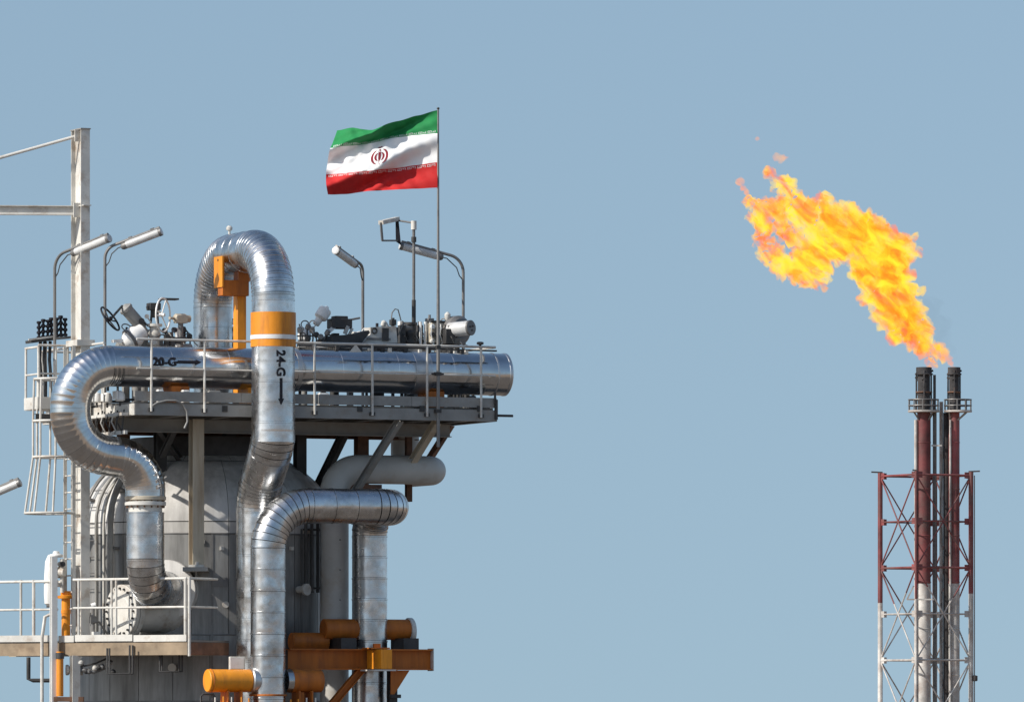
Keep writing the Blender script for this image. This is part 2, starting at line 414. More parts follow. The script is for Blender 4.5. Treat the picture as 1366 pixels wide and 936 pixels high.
# bracket that carries the platform post
bk = P(262, 757, 0.95)
part(ves, 'post_bracket', MB().box(bk - ZV * 0.03, 0.21, 0.45, 0.035).box(bk + Vector((0, 0.2, -0.12)), 0.015, 0.3, 0.09), 'grey_paint')
def on_vessel(px, py, off=0.0):
    lo_, hi_ = -3.0, VC.y
    for _ in range(40):
        m_ = (lo_ + hi_) / 2; q = P(px, py, m_)
        if math.hypot(q.x - VC.x, q.y - VC.y) > VR + off: lo_ = m_
        else: hi_ = m_
    q = P(px, py, lo_); return q, Vector((q.x - VC.x, q.y - VC.y, 0)).normalized()
for px, py, r_, ln in ((398, 786, 0.10, 0.22), (300, 806, 0.055, 0.14), (404, 850, 0.06, 0.12), (232, 890, 0.07, 0.15)):
    q, d = on_vessel(px, py); nz_ = part(ves, 'small_nozzle', MB().lathe([(r_ * 0.6, 0), (r_ * 0.6, ln - 0.05), (r_, ln - 0.048), (r_, ln)], q - d * 0.01, d, 18), 'light_paint')
q, d = on_vessel(293, 776); part(ves, 'name_plate', MB().box(q + d * 0.012, 0.13, 0.006, 0.08, d.cross(ZV), d), 'mid_steel')
for px, y0, y1 in ((283, 712, 930), (317, 700, 846), (402, 705, 845), (246, 760, 845)):
    q, d = on_vessel(px, (y0 + y1) / 2); z1, z0 = z_of(y0, q.y), z_of(y1, q.y)
    part(ves, 'cover_strip', MB().box(Vector((q.x, q.y, (z0 + z1) / 2)) + d * 0.006, 0.018, 0.008, (z1 - z0) / 2, d.cross(ZV), d), 'mid_steel')
for py in (846, 935):
    part(ves, 'band_strap', MB().ring((VC.x, VC.y, z_of(py, 1.3)), ZV, VR + 0.004, 0.012, 96, 6), 'mid_steel')
for px in (408, 416, 424):
    q, d = on_vessel(px, 740, 0.12); part(ves, 'cable_riser', MB().cyl((q.x, q.y, z_of(790, q.y)), (q.x, q.y, z_of(698, q.y)), 0.03, n=8), 'dark_steel')
for py in (706, 784):
    q, d = on_vessel(416, py, 0.06); part(ves, 'riser_bracket', MB().box(q, 0.16, 0.08, 0.015, d.cross(ZV), d), 'dark_steel')
for k, px in enumerate((270, 296, 330, 388)):
    q, d = on_vessel(px, 722 + 9 * (k % 2)); part(ves, 'clip', MB().box(q + d * 0.02, 0.035, 0.02, 0.03, d.cross(ZV), d), 'light_paint')
# conduits that follow the dome down the left shoulder
def shoulder(az, offs, zs):
    out = []
    d = Vector((math.sin(az), -math.cos(az), 0))
    for z in zs:
        if z <= VZ: r = VR + offs; zz_ = z
        else:
            t = math.asin(min(0.98, (z - VZ) / VB)); r = VR * math.cos(t) + offs * math.cos(t); zz_ = z + offs * math.sin(t)
        out.append(Vector((VC.x, VC.y, 0)) + d * r + ZV * zz_)
    return out
zsh = [z_of(850, 2) + i * (z_of(612, 2) - z_of(850, 2)) / 22 for i in range(23)]
cr = thing('conduit_shadow_bars', 'dark curved conduit pair with rungs standing in for pipe shadows, hugging the left shoulder of the vessel', 'conduit', shoulder(R(-62), 0.05, zsh[:1])[0])
for az, r_ in ((-63.5, 0.022), (-61.5, 0.022), (-51.5, 0.03)):
    part(cr, 'conduit', MB().tube(shoulder(R(az), 0.09, zsh), r_, 8), 'mid_steel' if az < -55 else 'grey_paint')
for i in range(0, 22, 2):  # rungs stand in for the shadow bars seen between the pipes
    q = [shoulder(R(az), 0.075, [zsh[i]])[0] for az in (-61.5, -58, -54.5, -51.5)]
    part(cr, 'rung', MB().tube(q, 0.009, 6), 'mid_steel')
for i in (3, 10, 17):
    q = shoulder(R(-62.5), 0.0, [zsh[i]])[0]; q2 = shoulder(R(-62.5), 0.11, [zsh[i]])[0]
    part(cr, 'clamp', MB().bar(q, q2, 0.2, 0.03), 'mid_steel')
c2 = thing('vent_pipe', 'bent grey vent pipe climbing the vessel dome behind the S bend', 'pipe', shoulder(R(-40), 0.1, zsh[:1])[0])
part(c2, 'pipe_run', MB().tube(shoulder(R(-41), 0.14, zsh), 0.055, 14), 'grey_paint')
part(c2, 'thin_line', MB().tube(shoulder(R(-45.5), 0.12, zsh), 0.024, 8), 'light_paint')
for i in (4, 11, 18):
    q = shoulder(R(-41), 0.0, [zsh[i]])[0]; q2 = shoulder(R(-41), 0.14, [zsh[i]])[0]
    part(c2, 'clamp', MB().bar(q, q2, 0.16, 0.04), 'mid_steel')

# ================================================================== upper platform
PB = CORN.z; PA, PD = 6.57, 4.4
zb, zt, zd = PB, PB + 0.19, PB + 0.225
up = thing('upper_platform', 'big grey railed steel platform on top of the vessel, carrying pipes and valves', 'platform', L(PA / 2, PD / 2, PB))
def frame_part(p, q, out, nm='edge_beam', m='grey_paint'): return part(up, nm, MB().channel(p, q, 0.19, 0.075, 0.012, out), m)
zmid = zb + 0.095
frame_part(L(0, 0, zmid), L(PA, 0, zmid), -V); frame_part(L(0, 0.015, zmid), L(0, PD, zmid), -U, m='light_paint')  # left beam paler than the rest: sunlight on that side put into its colour
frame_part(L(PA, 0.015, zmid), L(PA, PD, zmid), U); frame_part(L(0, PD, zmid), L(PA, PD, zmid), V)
for a in (0.9, 1.8, 2.7, 3.6, 4.5, 5.4, 6.1):
    part(up, 'joist', MB().ibeam(L(a, 0.1, zmid - 0.02), L(a, PD - 0.1, zmid - 0.02), 0.1, 0.15), 'grey_paint')
for b in (1.2, 2.6):
    part(up, 'girder', MB().ibeam(L(0.1, b, zb - 0.12), L(PA - 0.35, b, zb - 0.12), 0.16, 0.22), 'rust_steel' if b > 2 else 'grey_paint')
# deck planks of grating
nb = 9
for i in range(nb):
    a0 = 0.02 + (PA - 0.04) * i / nb; a1 = 0.02 + (PA - 0.04) * (i + 1) / nb - 0.01
    part(up, 'deck_plate', MB().uvbox(L((a0 + a1) / 2, PD / 2, (zt + zd) / 2 + 0.001), (a1 - a0) / 2, PD / 2 - 0.10, (zd - zt) / 2), 'mid_steel')
def toe(p, q, out, m='grey_paint'):
    p = Vector(p); q = Vector(q); out = Vector(out)
    part(up, 'toe_plate', MB().bar(p - out * 0.012, q - out * 0.012, 0.012, 0.165, out), m)
zk = zd + 0.09
SPL = [0, 1.9, 3.3, 5.0, PA]
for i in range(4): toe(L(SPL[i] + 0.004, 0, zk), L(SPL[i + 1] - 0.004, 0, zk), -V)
toe(L(0, 1.3, zk), L(0, PD, zk), -U, 'light_paint'); toe(L(PA, 0.05, zk), L(PA, PD, zk), U); toe(L(0, PD, zk), L(PA, PD, zk), V)  # left toe plate also coloured paler for the sunlight on it
# railing
zr1 = z_of(452, -0.6); zr2 = (zr1 + zd) / 2 + 0.03
def rail_run(root, p, q, z1, z2, posts, r=0.021, m='light_paint', base=zb + 0.06, out=None, stub=True):
    p = Vector(p); q = Vector(q); o = Vector(out) if out else Vector((0, 0, 0))
    for z, nm in ((z1, 'top_rail'), (z2, 'mid_rail')):
        part(root, nm, MB().cyl((p.x, p.y, z), (q.x, q.y, z), r if nm == 'top_rail' else r * 0.8, n=10), m)
    for f in posts:
        c = p.lerp(q, f); lean = random.uniform(-0.006, 0.006)
        pp = part(root, 'rail_post', MB().cyl((c.x, c.y, base) , (c.x + lean, c.y, z1), r, n=10), m)
        if stub: part(pp, 'post_clip', MB().uvbox(Vector((c.x, c.y, base + 0.03)) - o * 0.01, 0.05, 0.012, 0.03), 'dark_steel')
fposts = [a_of(px, 0) for px in (201, 272, 345, 419, 496, 569, 641)]
A0 = a_of(160, 0); A1 = a_of(660, 0)
f0 = L(0.02, -0.03, 0); f1 = L(A1, -0.03, 0)
rail_run(up, f0, f1, zr1, zr2, [(a - 0.02) / (A1 - 0.02) for a in fposts], out=-V)
rail_run(up, L(-0.03, 1.35, 0), L(-0.03, 2.45, 0), zr1, zr2, [0.02, 0.98], out=-U)
rail_run(up, L(-0.03, 3.15, 0), L(-0.03, PD, 0), zr1, zr2, [0.02, 0.98], out=-U)
rail_run(up, L(A1, 0, 0), L(A1, PD, 0), zr1, zr2, [0.33, 0.66, 1.0], out=U)
rail_run(up, L(0, PD, 0), L(A1, PD, 0), zr1, zr2, [i / 6 for i in range(7)], out=V)
# end plate and spigot at the right-hand corner
part(up, 'end_bracket', MB().uvbox(L(PA - 0.03, -0.03, zb + 0.2), 0.02, 0.03, 0.17).cyl(L(PA, -0.03, zb + 0.1), L(PA + 0.28, -0.03, zb + 0.1), 0.022, n=8)
     .cyl(L(PA - 0.05, -0.03, zb + 0.3), L(PA - 0.05, -0.03, zb + 0.5), 0.02, n=8), 'dark_steel')
for px in (300, 480, 563, 640):
    part(up, 'bolt_plate', MB().uvbox(W(px, 545, -0.012), 0.045, 0.012, 0.05), 'dark_steel')
# conduit looping out under the toe plate
part(up, 'conduit_loop', MB().tube([W(x, y, -0.05) for x, y in ((203, 541), (210, 537), (222, 534), (234, 534), (243, 538), (249, 548), (250, 562), (246, 571))], 0.017, 8), 'grey_paint')
# landing at the ladder head
part(up, 'landing', MB().uvbox(L(-0.42, 2.75, zd - 0.03), 0.40, 0.33, 0.02).uvbox(L(-0.82, 2.75, zd + 0.06), 0.008, 0.33, 0.1).uvbox(L(-0.42, 2.42, zd + 0.06), 0.4, 0.008, 0.1), 'light_paint')
part(up, 'landing_beam', MB().channel(L(-0.86, 2.42, zb + 0.05), L(0, 2.42, zb + 0.05), 0.1, 0.06, 0.01, -V).bar(L(-0.6, 2.5, zb + 0.02), L(0.0, 2.5, zb - 0.42), 0.05, 0.05), 'dark_steel')
rail_run(up, L(-0.8, 2.44, 0), L(-0.8, 3.08, 0), zr1 - 0.03, zr2, [0.0, 0.98], base=zd, stub=False)
rail_run(up, L(-0.8, 2.46, 0), L(-0.1, 2.46, 0), zr1, zr2 + 0.01, [0.45, 0.75], base=zd, stub=False)
# posts and braces below
pb = P(262, 752, 0.95)
part(up, 'support_post', MB().ibeam((pb.x, pb.y, bk.z + 0.005), (pb.x, pb.y, zb - 0.01), 0.20, 0.20, 0.016, 0.012, U), 'cream_paint')
pf = part(up, 'post_base', MB().box((pb.x, pb.y, bk.z + 0.03), 0.13, 0.13, 0.02).cyl((pb.x + 0.02, pb.y - 0.11, bk.z + 0.05), (pb.x + 0.02, pb.y - 0.11, bk.z + 0.1), 0.03, n=8), 'light_paint')
def dome_z(x, y):
    d = math.hypot(x - VC.x, y - VC.y)
    return VZ + VB * math.sqrt(max(0, 1 - (d / VR) ** 2)) if d < VR else 0
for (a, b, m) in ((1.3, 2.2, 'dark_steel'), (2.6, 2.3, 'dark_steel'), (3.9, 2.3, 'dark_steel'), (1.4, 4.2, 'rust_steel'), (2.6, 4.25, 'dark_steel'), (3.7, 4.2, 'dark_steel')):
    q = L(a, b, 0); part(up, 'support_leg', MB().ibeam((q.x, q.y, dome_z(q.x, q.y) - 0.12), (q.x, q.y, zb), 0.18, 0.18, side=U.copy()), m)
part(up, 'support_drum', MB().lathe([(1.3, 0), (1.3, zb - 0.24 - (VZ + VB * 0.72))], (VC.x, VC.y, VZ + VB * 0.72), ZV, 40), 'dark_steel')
def brace(p, q, w=0.11, m='grey_paint'): part(up, 'brace', MB().channel(p, q, w, 0.06, 0.01, TOC) if False else MB().ibeam(p, q, w, w, 0.012, 0.01), m)
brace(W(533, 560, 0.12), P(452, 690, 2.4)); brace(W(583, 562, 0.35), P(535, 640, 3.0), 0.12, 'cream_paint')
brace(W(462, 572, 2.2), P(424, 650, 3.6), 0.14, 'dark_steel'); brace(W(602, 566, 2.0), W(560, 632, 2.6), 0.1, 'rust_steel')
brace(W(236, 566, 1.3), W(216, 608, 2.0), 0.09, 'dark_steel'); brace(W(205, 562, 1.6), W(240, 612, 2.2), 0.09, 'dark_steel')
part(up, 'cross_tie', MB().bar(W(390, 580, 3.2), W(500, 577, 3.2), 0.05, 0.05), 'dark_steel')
part(up, 'hanger_column', MB().ibeam(W(482, 560, 2.5), W(482, 700, 2.5), 0.2, 0.2, side=U.copy()), 'rust_steel')
part(up, 'hanger_column', MB().ibeam(W(545, 556, 1.9), W(545, 669, 1.9), 0.1, 0.1, side=U.copy()), 'rust_steel')

# ================================================================== pipe lettered 20-G
b20 = 0.55; r20 = 0.36
zc20 = W(300, 491.5, b20).z
A_end = a_of(671, b20)
def S(px, py): return W(px, py, b20)
p_r = L(A_end, b20, zc20); c1 = S(94, 487); c1.z = zc20; c2_ = S(94, 602); c3 = S(194, 613)
c4 = S(194, 785)
g20 = thing('gas_pipe', 'long horizontal silver pipe lettered 20-G with an S bend at its left', 'pipe', (c4.x, c4.y, c4.z - 0.4))
zsp = S(194, 662).z
p_mid = Vector((c3.x, c3.y, zsp))
jacket_pipe(g20, [p_r, c1, c2_, c3, p_mid], [0.70, 0.70, 0.56], r20, 0.335, sec=1.05, gore=0.085, m='aluminium_bright', gap=0.0015, bead=0.0025)
part(g20, 'end_cap', MB().lathe([(0.362, -0.02), (0.366, -0.015), (0.366, 0.03), (0.33, 0.055), (0.2, 0.075), (0.05, 0.08)], p_r, U, 44), 'aluminium_dull')
# dull spool ring and drip straps on the straight run
for px, w, m, dr in ((556, 0.30, 'aluminium_dull', 0.008), (391, 0.08, 'aluminium_dull', 0.006), (655, 0.03, 'aluminium_dull', 0.007)):
    c = L(a_of(px, b20), b20, zc20); band(g20, 'jacket_band', c - U * w / 2, c + U * w / 2, r20 + dr, m)
for px in (143.5, 149.5, 155):
    c = L(a_of(px, b20), b20, zc20); tt = [R(x) for x in range(8, 66, 6)]
    part(g20, 'strap', MB().tube([c + (ZV * -math.sin(t) - V * math.cos(t)) * (r20 + 0.008) + U * 0.02 * math.sin(3 * t) for t in tt], 0.007, 6), 'dark_steel')
# flange pair and lower spool that turns into the vessel
def fl(z, r, h, m, nm='flange'): return part(g20, nm, MB().lathe([(r - 0.012, 0), (r, 0.008), (r, h - 0.008), (r - 0.012, h)], (c3.x, c3.y, z), ZV, 40), m)
fl(zsp - 0.30, 0.28, 0.34, 'light_paint', 'bare_spool'); fl(zsp - 0.065, 0.345, 0.07, 'cream_paint'); fl(zsp - 0.155, 0.345, 0.07, 'light_paint')
for k in range(16):
    t = 2 * math.pi * k / 16
    part(g20, 'stud', MB().cyl((c3.x + 0.31 * math.cos(t), c3.y + 0.31 * math.sin(t), zsp - 0.19), (c3.x + 0.31 * math.cos(t), c3.y + 0.31 * math.sin(t), zsp + 0.035), 0.014, n=6), 'rust_steel')
inw = Vector((VC.x - c4.x, VC.y - c4.y, 0)).normalized()
jacket_pipe(g20, [Vector((c3.x, c3.y, zsp - 0.26)), c4, c4 + inw * 1.6], [0.5], 0.315, None, sec=0.45, gore=0.10, m='aluminium', gap=0.006)
nz = c4 + inw * 1.2
part(g20, 'collar_ring', MB().lathe([(0.33, 0), (0.50, 0.01), (0.51, 0.02), (0.51, 0.35)], nz, inw, 44), 'cladding')
# lettering
fa = a_of(194, b20)
o20 = L(fa, b20, zc20); ow = (-V + ZV * 0.22)
bm_, wd = text_bm('20-G', 0.205, 0.006); wrap_flat(g20, 'lettering', bm_, o20, U, ow, r20, 'black_paint')
wrap_flat(g20, 'arrow', arrow_bm(wd + 0.02, 0.43, 0.022, 0.05), o20, U, ow, r20, 'black_paint')

# ================================================================== pipe lettered 24-G (inverted U)
b24 = -0.47; a24 = a_of(364.5, b24); zU = W(364.5, 330.5, b24).z
bl = 2.26
q0 = L(a24, bl, zd + 0.02); q1 = L(a24, bl, zU); q2 = L(a24, b24, zU); q3 = L(a24, b24, W(364.5, 590, b24).z)
q4 = L(a24, 0.22, W(364.5, 655, b24).z); q5 = L(a24, 0.22, 0.35)
g24 = thing('gas_pipe', 'tall silver inverted U pipe lettered 24-G with an orange and white band', 'pipe', (q5.x, q5.y, 0.12))
jacket_pipe(g24, [q0, q1, q2, q3], [0.86, 0.86], 0.325, 0.366, sec=0.34, gore=0.085, m='aluminium', gap=0.006)
jacket_pipe(g24, [q3 + ZV * 0.001, q3 - ZV * 0.001 + (q3 - q2) * 0, q4, q5] if False else [q2 - ZV * (q2.z - q3.z) * 0.999, q3, q4, q5], [0.6, 0.9], 0.362, 0.345, sec=0.36, gore=0.085, m='aluminium', gap=0.007)
part(g24, 'pipe_foot', MB().cyl(q5 - ZV * 0.24, q5, 0.3, n=24), 'concrete')
def zz24(py): return W(364.5, py, b24).z
def ax24(py): return L(a24, b24, zz24(py))
band(g24, 'colour_band', ax24(447), ax24(417), 0.378, 'orange_paint', label='orange band round the pipe'); band(g24, 'colour_band', ax24(463), ax24(453.2), 0.378, 'orange_paint', label='narrow orange band round the pipe')
band(g24, 'white_band', ax24(453), ax24(447.2), 0.384, 'white_paint')
bm_, wd = text_bm('24-G', 0.215, 0.006); o24 = ax24(468); ow24 = (TOC + Vector((0.42, 0, 0)))
wrap_flat(g24, 'lettering', bm_, o24, -ZV, ow24, 0.370, 'black_paint')
wrap_flat(g24, 'arrow', arrow_bm(wd + 0.03, 0.45, 0.022, 0.05), o24, -ZV, ow24, 0.370, 'black_paint')
part(g24, 'vent_nipple', MB().cyl(L(a24, 1.5, zU + 0.3), L(a24, 1.5, zU + 0.42), 0.02, n=8).lathe([(0.01, 0), (0.05, 0.02), (0.055, 0.06), (0.03, 0.09)], L(a24, 1.5, zU + 0.4), ZV, 12), 'light_paint')
# yellow gooseneck stand under the U
st = thing('pipe_stand', 'orange gooseneck stand holding up the top of the inverted U pipe', 'support', L(a24, 0.95, zd))
bs = 1.08
part(st, 'post', MB().uvbox(L(a24 + 0.02, bs, (zd + zU - 0.55) / 2), 0.08, 0.1, (zU - 0.75 - zd) / 2), 'orange_paint', bevel=0.008)
part(st, 'arm', MB().uvbox(L(a24 - 0.15, bs - 0.14, zU - 0.60), 0.24, 0.11, 0.13), 'shaded_orange', bevel=0.008)
part(st, 'cradle_plate', MB().uvbox(L(a24 - 0.40, bs - 0.1, zU - 0.33), 0.012, 0.19, 0.26).uvbox(L(a24 - 0.35, bs - 0.1, zU - 0.33), 0.05, 0.015, 0.26), 'orange_paint', label='upright bolted cradle plate')
part(st, 'bolt', MB().cyl(L(a24 - 0.42, bs - 0.1, zU - 0.13), L(a24 - 0.40, bs - 0.1, zU - 0.13), 0.02, n=6), 'dark_steel')
part(st, 'saddle', MB().uvbox(L(a24, bs - 0.14, zU - 0.40), 0.1, 0.12, 0.09), 'shaded_orange')

# ================================================================== lower silver pipe loop
b3 = -0.50; a3 = a_of(357.5, b3); z3 = W(430, 674.5, b3).z
b3e = 0.78; a3e = a_of(493, b3e)
g3 = thing('gas_pipe', 'lower silver pipe bending from upright to level with closely ribbed elbows', 'pipe', (L(a3, b3, 0.12)))
jacket_pipe(g3, [L(a3, b3, 0.35), L(a3, b3, z3), L(a3e, b3, z3), L(a3e, b3e, z3), L(a3e, b3e, 0.35)], [0.72, 0.45, 0.45], 0.285, 0.305, sec=0.36, gore=0.10, m='aluminium', gap=0.012, bead=0.008)
part(g3, 'pipe_foot', MB().cyl(L(a3, b3, 0.12), L(a3, b3, 0.36), 0.26, n=24), 'concrete'); part(g3, 'pipe_foot', MB().cyl(L(a3e, b3e, 0.12), L(a3e, b3e, 0.36), 0.27, n=24), 'concrete')

# ================================================================== white painted pipe
bw = 1.3; aw = a_of(446, bw); zw = W(500, 626, bw).z; awe = a_of(580, 1.45); bwe = 2.75
g4 = thing('white_pipe', 'matt off-white pipe rising then running level behind the diagonal brace', 'pipe', L(aw, bw, 0.12))
part(g4, 'pipe_run', clean_pipe([L(aw, bw, 0.12), L(aw, bw, zw), L(awe, bw, zw), L(awe, bwe, zw), L(awe, bwe, zb - 0.03)], [0.42, 0.36, 0.36], 0.245, 36), 'pipe_white')
for pz in (720, 760, 800):
    q = W(446, pz, bw); part(g4, 'weld_boss', MB().lathe([(0.012, 0), (0.014, 0.01), (0.008, 0.016)], q - V * 0.245, -V, 8), 'mid_steel')
part(g4, 'shoe', MB().uvbox(W(486, 649, bw), 0.3, 0.06, 0.04), 'rust_steel')
# ================================================================== orange pipe supports
def trunnion(root, p, q, r, m='orange_paint'):
    p = Vector(p); q = Vector(q); return part(root, 'trunnion', MB().lathe([(r - 0.012, 0), (r, 0.012), (r, (q - p).length - 0.012), (r - 0.012, (q - p).length)], p, q - p, 32), m)
s1 = thing('pipe_support', 'dark orange beam frame with stub cylinders bearing the lower right silver pipe', 'support', L(a_of(505, 0.3), 0.3, 0.12))
zB = W(480, 879, 0.3).z
part(s1, 'main_beam', MB().ibeam(L(a_of(384, 0.3), 0.3, zB), L(a_of(574, 0.3), 0.3, zB), 0.2, 0.35, 0.022, 0.014, V.copy()), 'shaded_orange')
part(s1, 'end_plate', MB().uvbox(L(a_of(574, 0.3) + 0.008, 0.3, zB), 0.007, 0.12, 0.19), 'light_paint')
ac = a_of(489, 0.2) + 0.1
part(s1, 'cross_beam', MB().uvbox(L(ac, -0.12, zB), 0.1, 0.31, 0.163), 'orange_paint', bevel=0.006, label='bright orange sunlit box beam end')
part(s1, 'cap_plate', MB().uvbox(L(ac - 0.02, -0.02, zB + 0.185), 0.17, 0.2, 0.012), 'shaded_orange'); part(s1, 'base_plate', MB().uvbox(L(ac - 0.02, -0.12, zB - 0.185), 0.2, 0.3, 0.012), 'light_paint')
part(s1, 'lug', MB().uvbox(L(ac, 0.0, zB + 0.23), 0.06, 0.03, 0.035), 'shaded_orange')
z8 = W(470, 839, b3e).z
t1 = trunnion(s1, L(a_of(431, b3e), b3e, z8), L(a_of(548, b3e), b3e, z8), 0.175, 'shaded_orange')
part(s1, 'end_disc', MB().lathe([(0.225, 0), (0.235, 0.01), (0.235, 0.07), (0.225, 0.08)], L(a_of(544, b3e), b3e + 0.02, z8 - 0.03), U, 36), 'light_paint')
for px in (452, 535):
    part(s1, 'saddle', MB().uvbox(L(a_of(px, b3e), 0.62, (zB + 0.175 + z8 - 0.15) / 2), 0.14, 0.28, (z8 - 0.15 - zB - 0.175) / 2), 'dark_steel')
trunnion(s1, L(a_of(388, 0.85), 0.85, W(400, 855, 0.85).z), L(a_of(436, 0.85), 0.85, W(400, 855, 0.85).z), 0.15, 'shaded_orange')
part(s1, 'diagonal_brace', MB().ibeam(L(a_of(482, 0.3), 0.3, zB - 0.17), W(425, 960, 0.3), 0.12, 0.12, side=V.copy()), 'shaded_orange')
kg = MB(); kp = [W(521, 893.5, 0.3), W(546, 893.5, 0.3), W(523, 930, 0.3), W(521, 930, 0.3)]
kg.add([k + V * 0.012 for k in kp] + [k - V * 0.012 for k in kp], [(0, 1, 2, 3), (7, 6, 5, 4)] + [(i, (i + 1) % 4, 4 + (i + 1) % 4, 4 + i) for i in range(4)])
part(s1, 'gusset', kg, 'shaded_orange')
part(s1, 'post', MB().ibeam(L(a_of(523, 0.42), 0.42, 0.12), L(a_of(523, 0.42), 0.42, zB - 0.176), 0.14, 0.14, side=U.copy()), 'dark_steel')
part(s1, 'post', MB().ibeam(L(a_of(400, 0.42), 0.42, 0.12), L(a_of(400, 0.42), 0.42, zB - 0.176), 0.14, 0.14, side=U.copy()), 'shaded_orange')
part(s1, 'clip', MB().uvbox(W(527, 928, 0.3), 0.09, 0.05, 0.03), 'dark_steel')
s2 = thing('pipe_support', 'bright orange stub cylinder saddle at the foot of the tall silver pipes', 'support', L(a3 - 0.5, b3, 0.12))
z9 = W(357, 907.5, b3).z
trunnion(s2, L(a_of(276, b3), b3, z9), L(a_of(333, b3), b3, z9), 0.19)
part(s2, 'cap_ring', MB().ring(L(a_of(276, b3) + 0.06, b3, z9), U, 0.191, 0.008, 32), 'shaded_orange')
trunnion(s2, L(a_of(381, b3), b3, z9), L(a_of(428, b3), b3, z9), 0.19, 'shaded_orange')
part(s2, 'spool_ring', MB().lathe([(0.21, 0), (0.225, 0.02), (0.225, 0.12), (0.2, 0.16)], L(a_of(333, b3), b3, z9), U, 36), 'aluminium_dull'); part(s2, 'spool_ring', MB().lathe([(0.2, 0), (0.2, 0.1)], L(a_of(380, b3), b3, z9), U, 36), 'aluminium')
zS = z9 - 0.205
for px in (300, 318, 395, 412):
    part(s2, 'rib_plate', MB().uvbox(L(a_of(px, b3), b3, zS - 0.07), 0.012, 0.17, 0.11), 'shaded_orange')
part(s2, 'shoe_plate', MB().uvbox(L(a_of(307, b3), b3, zS - 0.19), 0.36, 0.22, 0.012), 'orange_paint'); part(s2, 'shoe_plate', MB().uvbox(L(a_of(404, b3), b3, zS - 0.19), 0.3, 0.22, 0.012), 'shaded_orange')
for px in (287, 298, 309, 322, 332, 388, 398, 409, 421):
    part(s2, 'stud', MB().cyl(L(a_of(px, b3 - 0.17), b3 - 0.17, zS - 0.3), L(a_of(px, b3 - 0.17), b3 - 0.17, zS - 0.05 - random.random() * 0.06), 0.014, n=6), 'light_paint' if px % 2 else 'orange_paint')
part(s2, 'carrier_beam', MB().ibeam(L(a_of(268, b3), b3, zS - 0.31), L(a_of(450, b3), b3, zS - 0.31), 0.22, 0.22, side=V.copy()), 'shaded_orange')
part(s2, 'clamp_ring', MB().lathe([(0.30, 0), (0.315, 0.005), (0.315, 0.03), (0.30, 0.035)], L(a3, b3, W(357, 928, b3).z), ZV, 40), 'shaded_orange')
for px in (290, 420):
    part(s2, 'post', MB().ibeam(L(a_of(px, b3), b3, 0.12), L(a_of(px, b3), b3, zS - 0.42), 0.18, 0.18, side=U.copy()), 'shaded_orange')
part(s2, 'grip_bracket', MB().tube([W(x, y, b3 - 0.1) for x, y in ((268, 945), (268, 928), (271, 925), (284, 925), (286, 928), (286, 945))], 0.02, 8), 'dark_steel')
jb = thing('junction_box', 'small white box clipped to the ribbed riser above the orange stub', 'box', W(318, 884, 0.0))
part(jb, 'case', MB().uvbox(W(316, 884, -0.16), 0.14, 0.03, 0.11), 'light_paint', bevel=0.012); part(jb, 'cover', MB().uvbox(W(316, 884, -0.2), 0.12, 0.008, 0.09), 'white_paint')

# ================================================================== lower platform
LA = P(250, 852, -0.35); LB = P(-40, 852, 2.05)
zl = LA.z; ld = Vector((LB.x - LA.x, LB.y - LA.y, 0)); llen = ld.length; ld.normalize(); lo = Vector((ld.y, -ld.x, 0))
if lo.y > 0: lo = -lo
def LL(t, inw, z): q = LA + ld * t - lo * inw; return Vector((q.x, q.y, z))
def t_of(px, inw=0.0):
    lo_, hi_ = -1.0, llen + 1
    for _ in range(40):
        m_ = (lo_ + hi_) / 2; q = LL(m_, inw, 0); x = 683 + q.x / (KPX * (DIST + q.y) / DIST)
        if x > px: lo_ = m_
        else: hi_ = m_
    return lo_
lp = thing('lower_platform', 'lower railed walkway with white toe plate beside the vessel at bottom left', 'platform', LL(llen / 2, 0.5, zl - 0.4))
for i in range(5):
    t0 = llen * i / 5; t1_ = llen * (i + 1) / 5 - 0.01
    part(lp, 'deck_plate', MB().box(LL((t0 + t1_) / 2, 0.62, zl - 0.03), (t1_ - t0) / 2, 0.6, 0.016, ld, lo), 'mid_steel')
part(lp, 'edge_beam', MB().channel(LL(0, 0, zl - 0.155), LL(llen, 0, zl - 0.155), 0.21, 0.08, 0.012, lo), 'shaded_rusty_beam')
part(lp, 'edge_beam', MB().channel(LL(0.02, 1.2, zl - 0.155), LL(llen, 1.2, zl - 0.155), 0.21, 0.08, 0.012, -lo), 'cream_paint')
part(lp, 'end_beam', MB().channel(LL(-0.005, 0.01, zl - 0.155), LL(-0.005, 1.2, zl - 0.155), 0.21, 0.08, 0.012, -ld), 'rust_steel')
for i in range(7):
    t = 0.25 + i * (llen - 0.4) / 6; part(lp, 'joist', MB().ibeam(LL(t, 0.1, zl - 0.13), LL(t, 1.15, zl - 0.13), 0.08, 0.14), 'rust_steel')
TS = [0.0, t_of(178), t_of(100), t_of(78), llen]
for i in range(4):
    part(lp, 'toe_plate', MB().bar(LL(TS[i] + 0.012, -0.012, zl + 0.02 + 0.01 * (i % 2)), LL(TS[i + 1] - 0.012, -0.012, zl + 0.02 + 0.01 * (i % 2)), 0.012, 0.11, lo.copy()), 'light_paint')
zq1 = z_of(771, -0.3); zq2 = z_of(809, -0.3)
def lrail(t0, t1_, zo=0.0):
    for z, nm in ((zq1 + zo, 'top_rail'), (zq2 + zo, 'mid_rail')):
        part(lp, nm, MB().cyl(LL(t0, 0.02, z), LL(t1_, 0.02, z), 0.024 if nm == 'top_rail' else 0.02, n=10), 'light_paint')
lrail(0.03, t_of(97)); lrail(t_of(76), llen, -0.02)
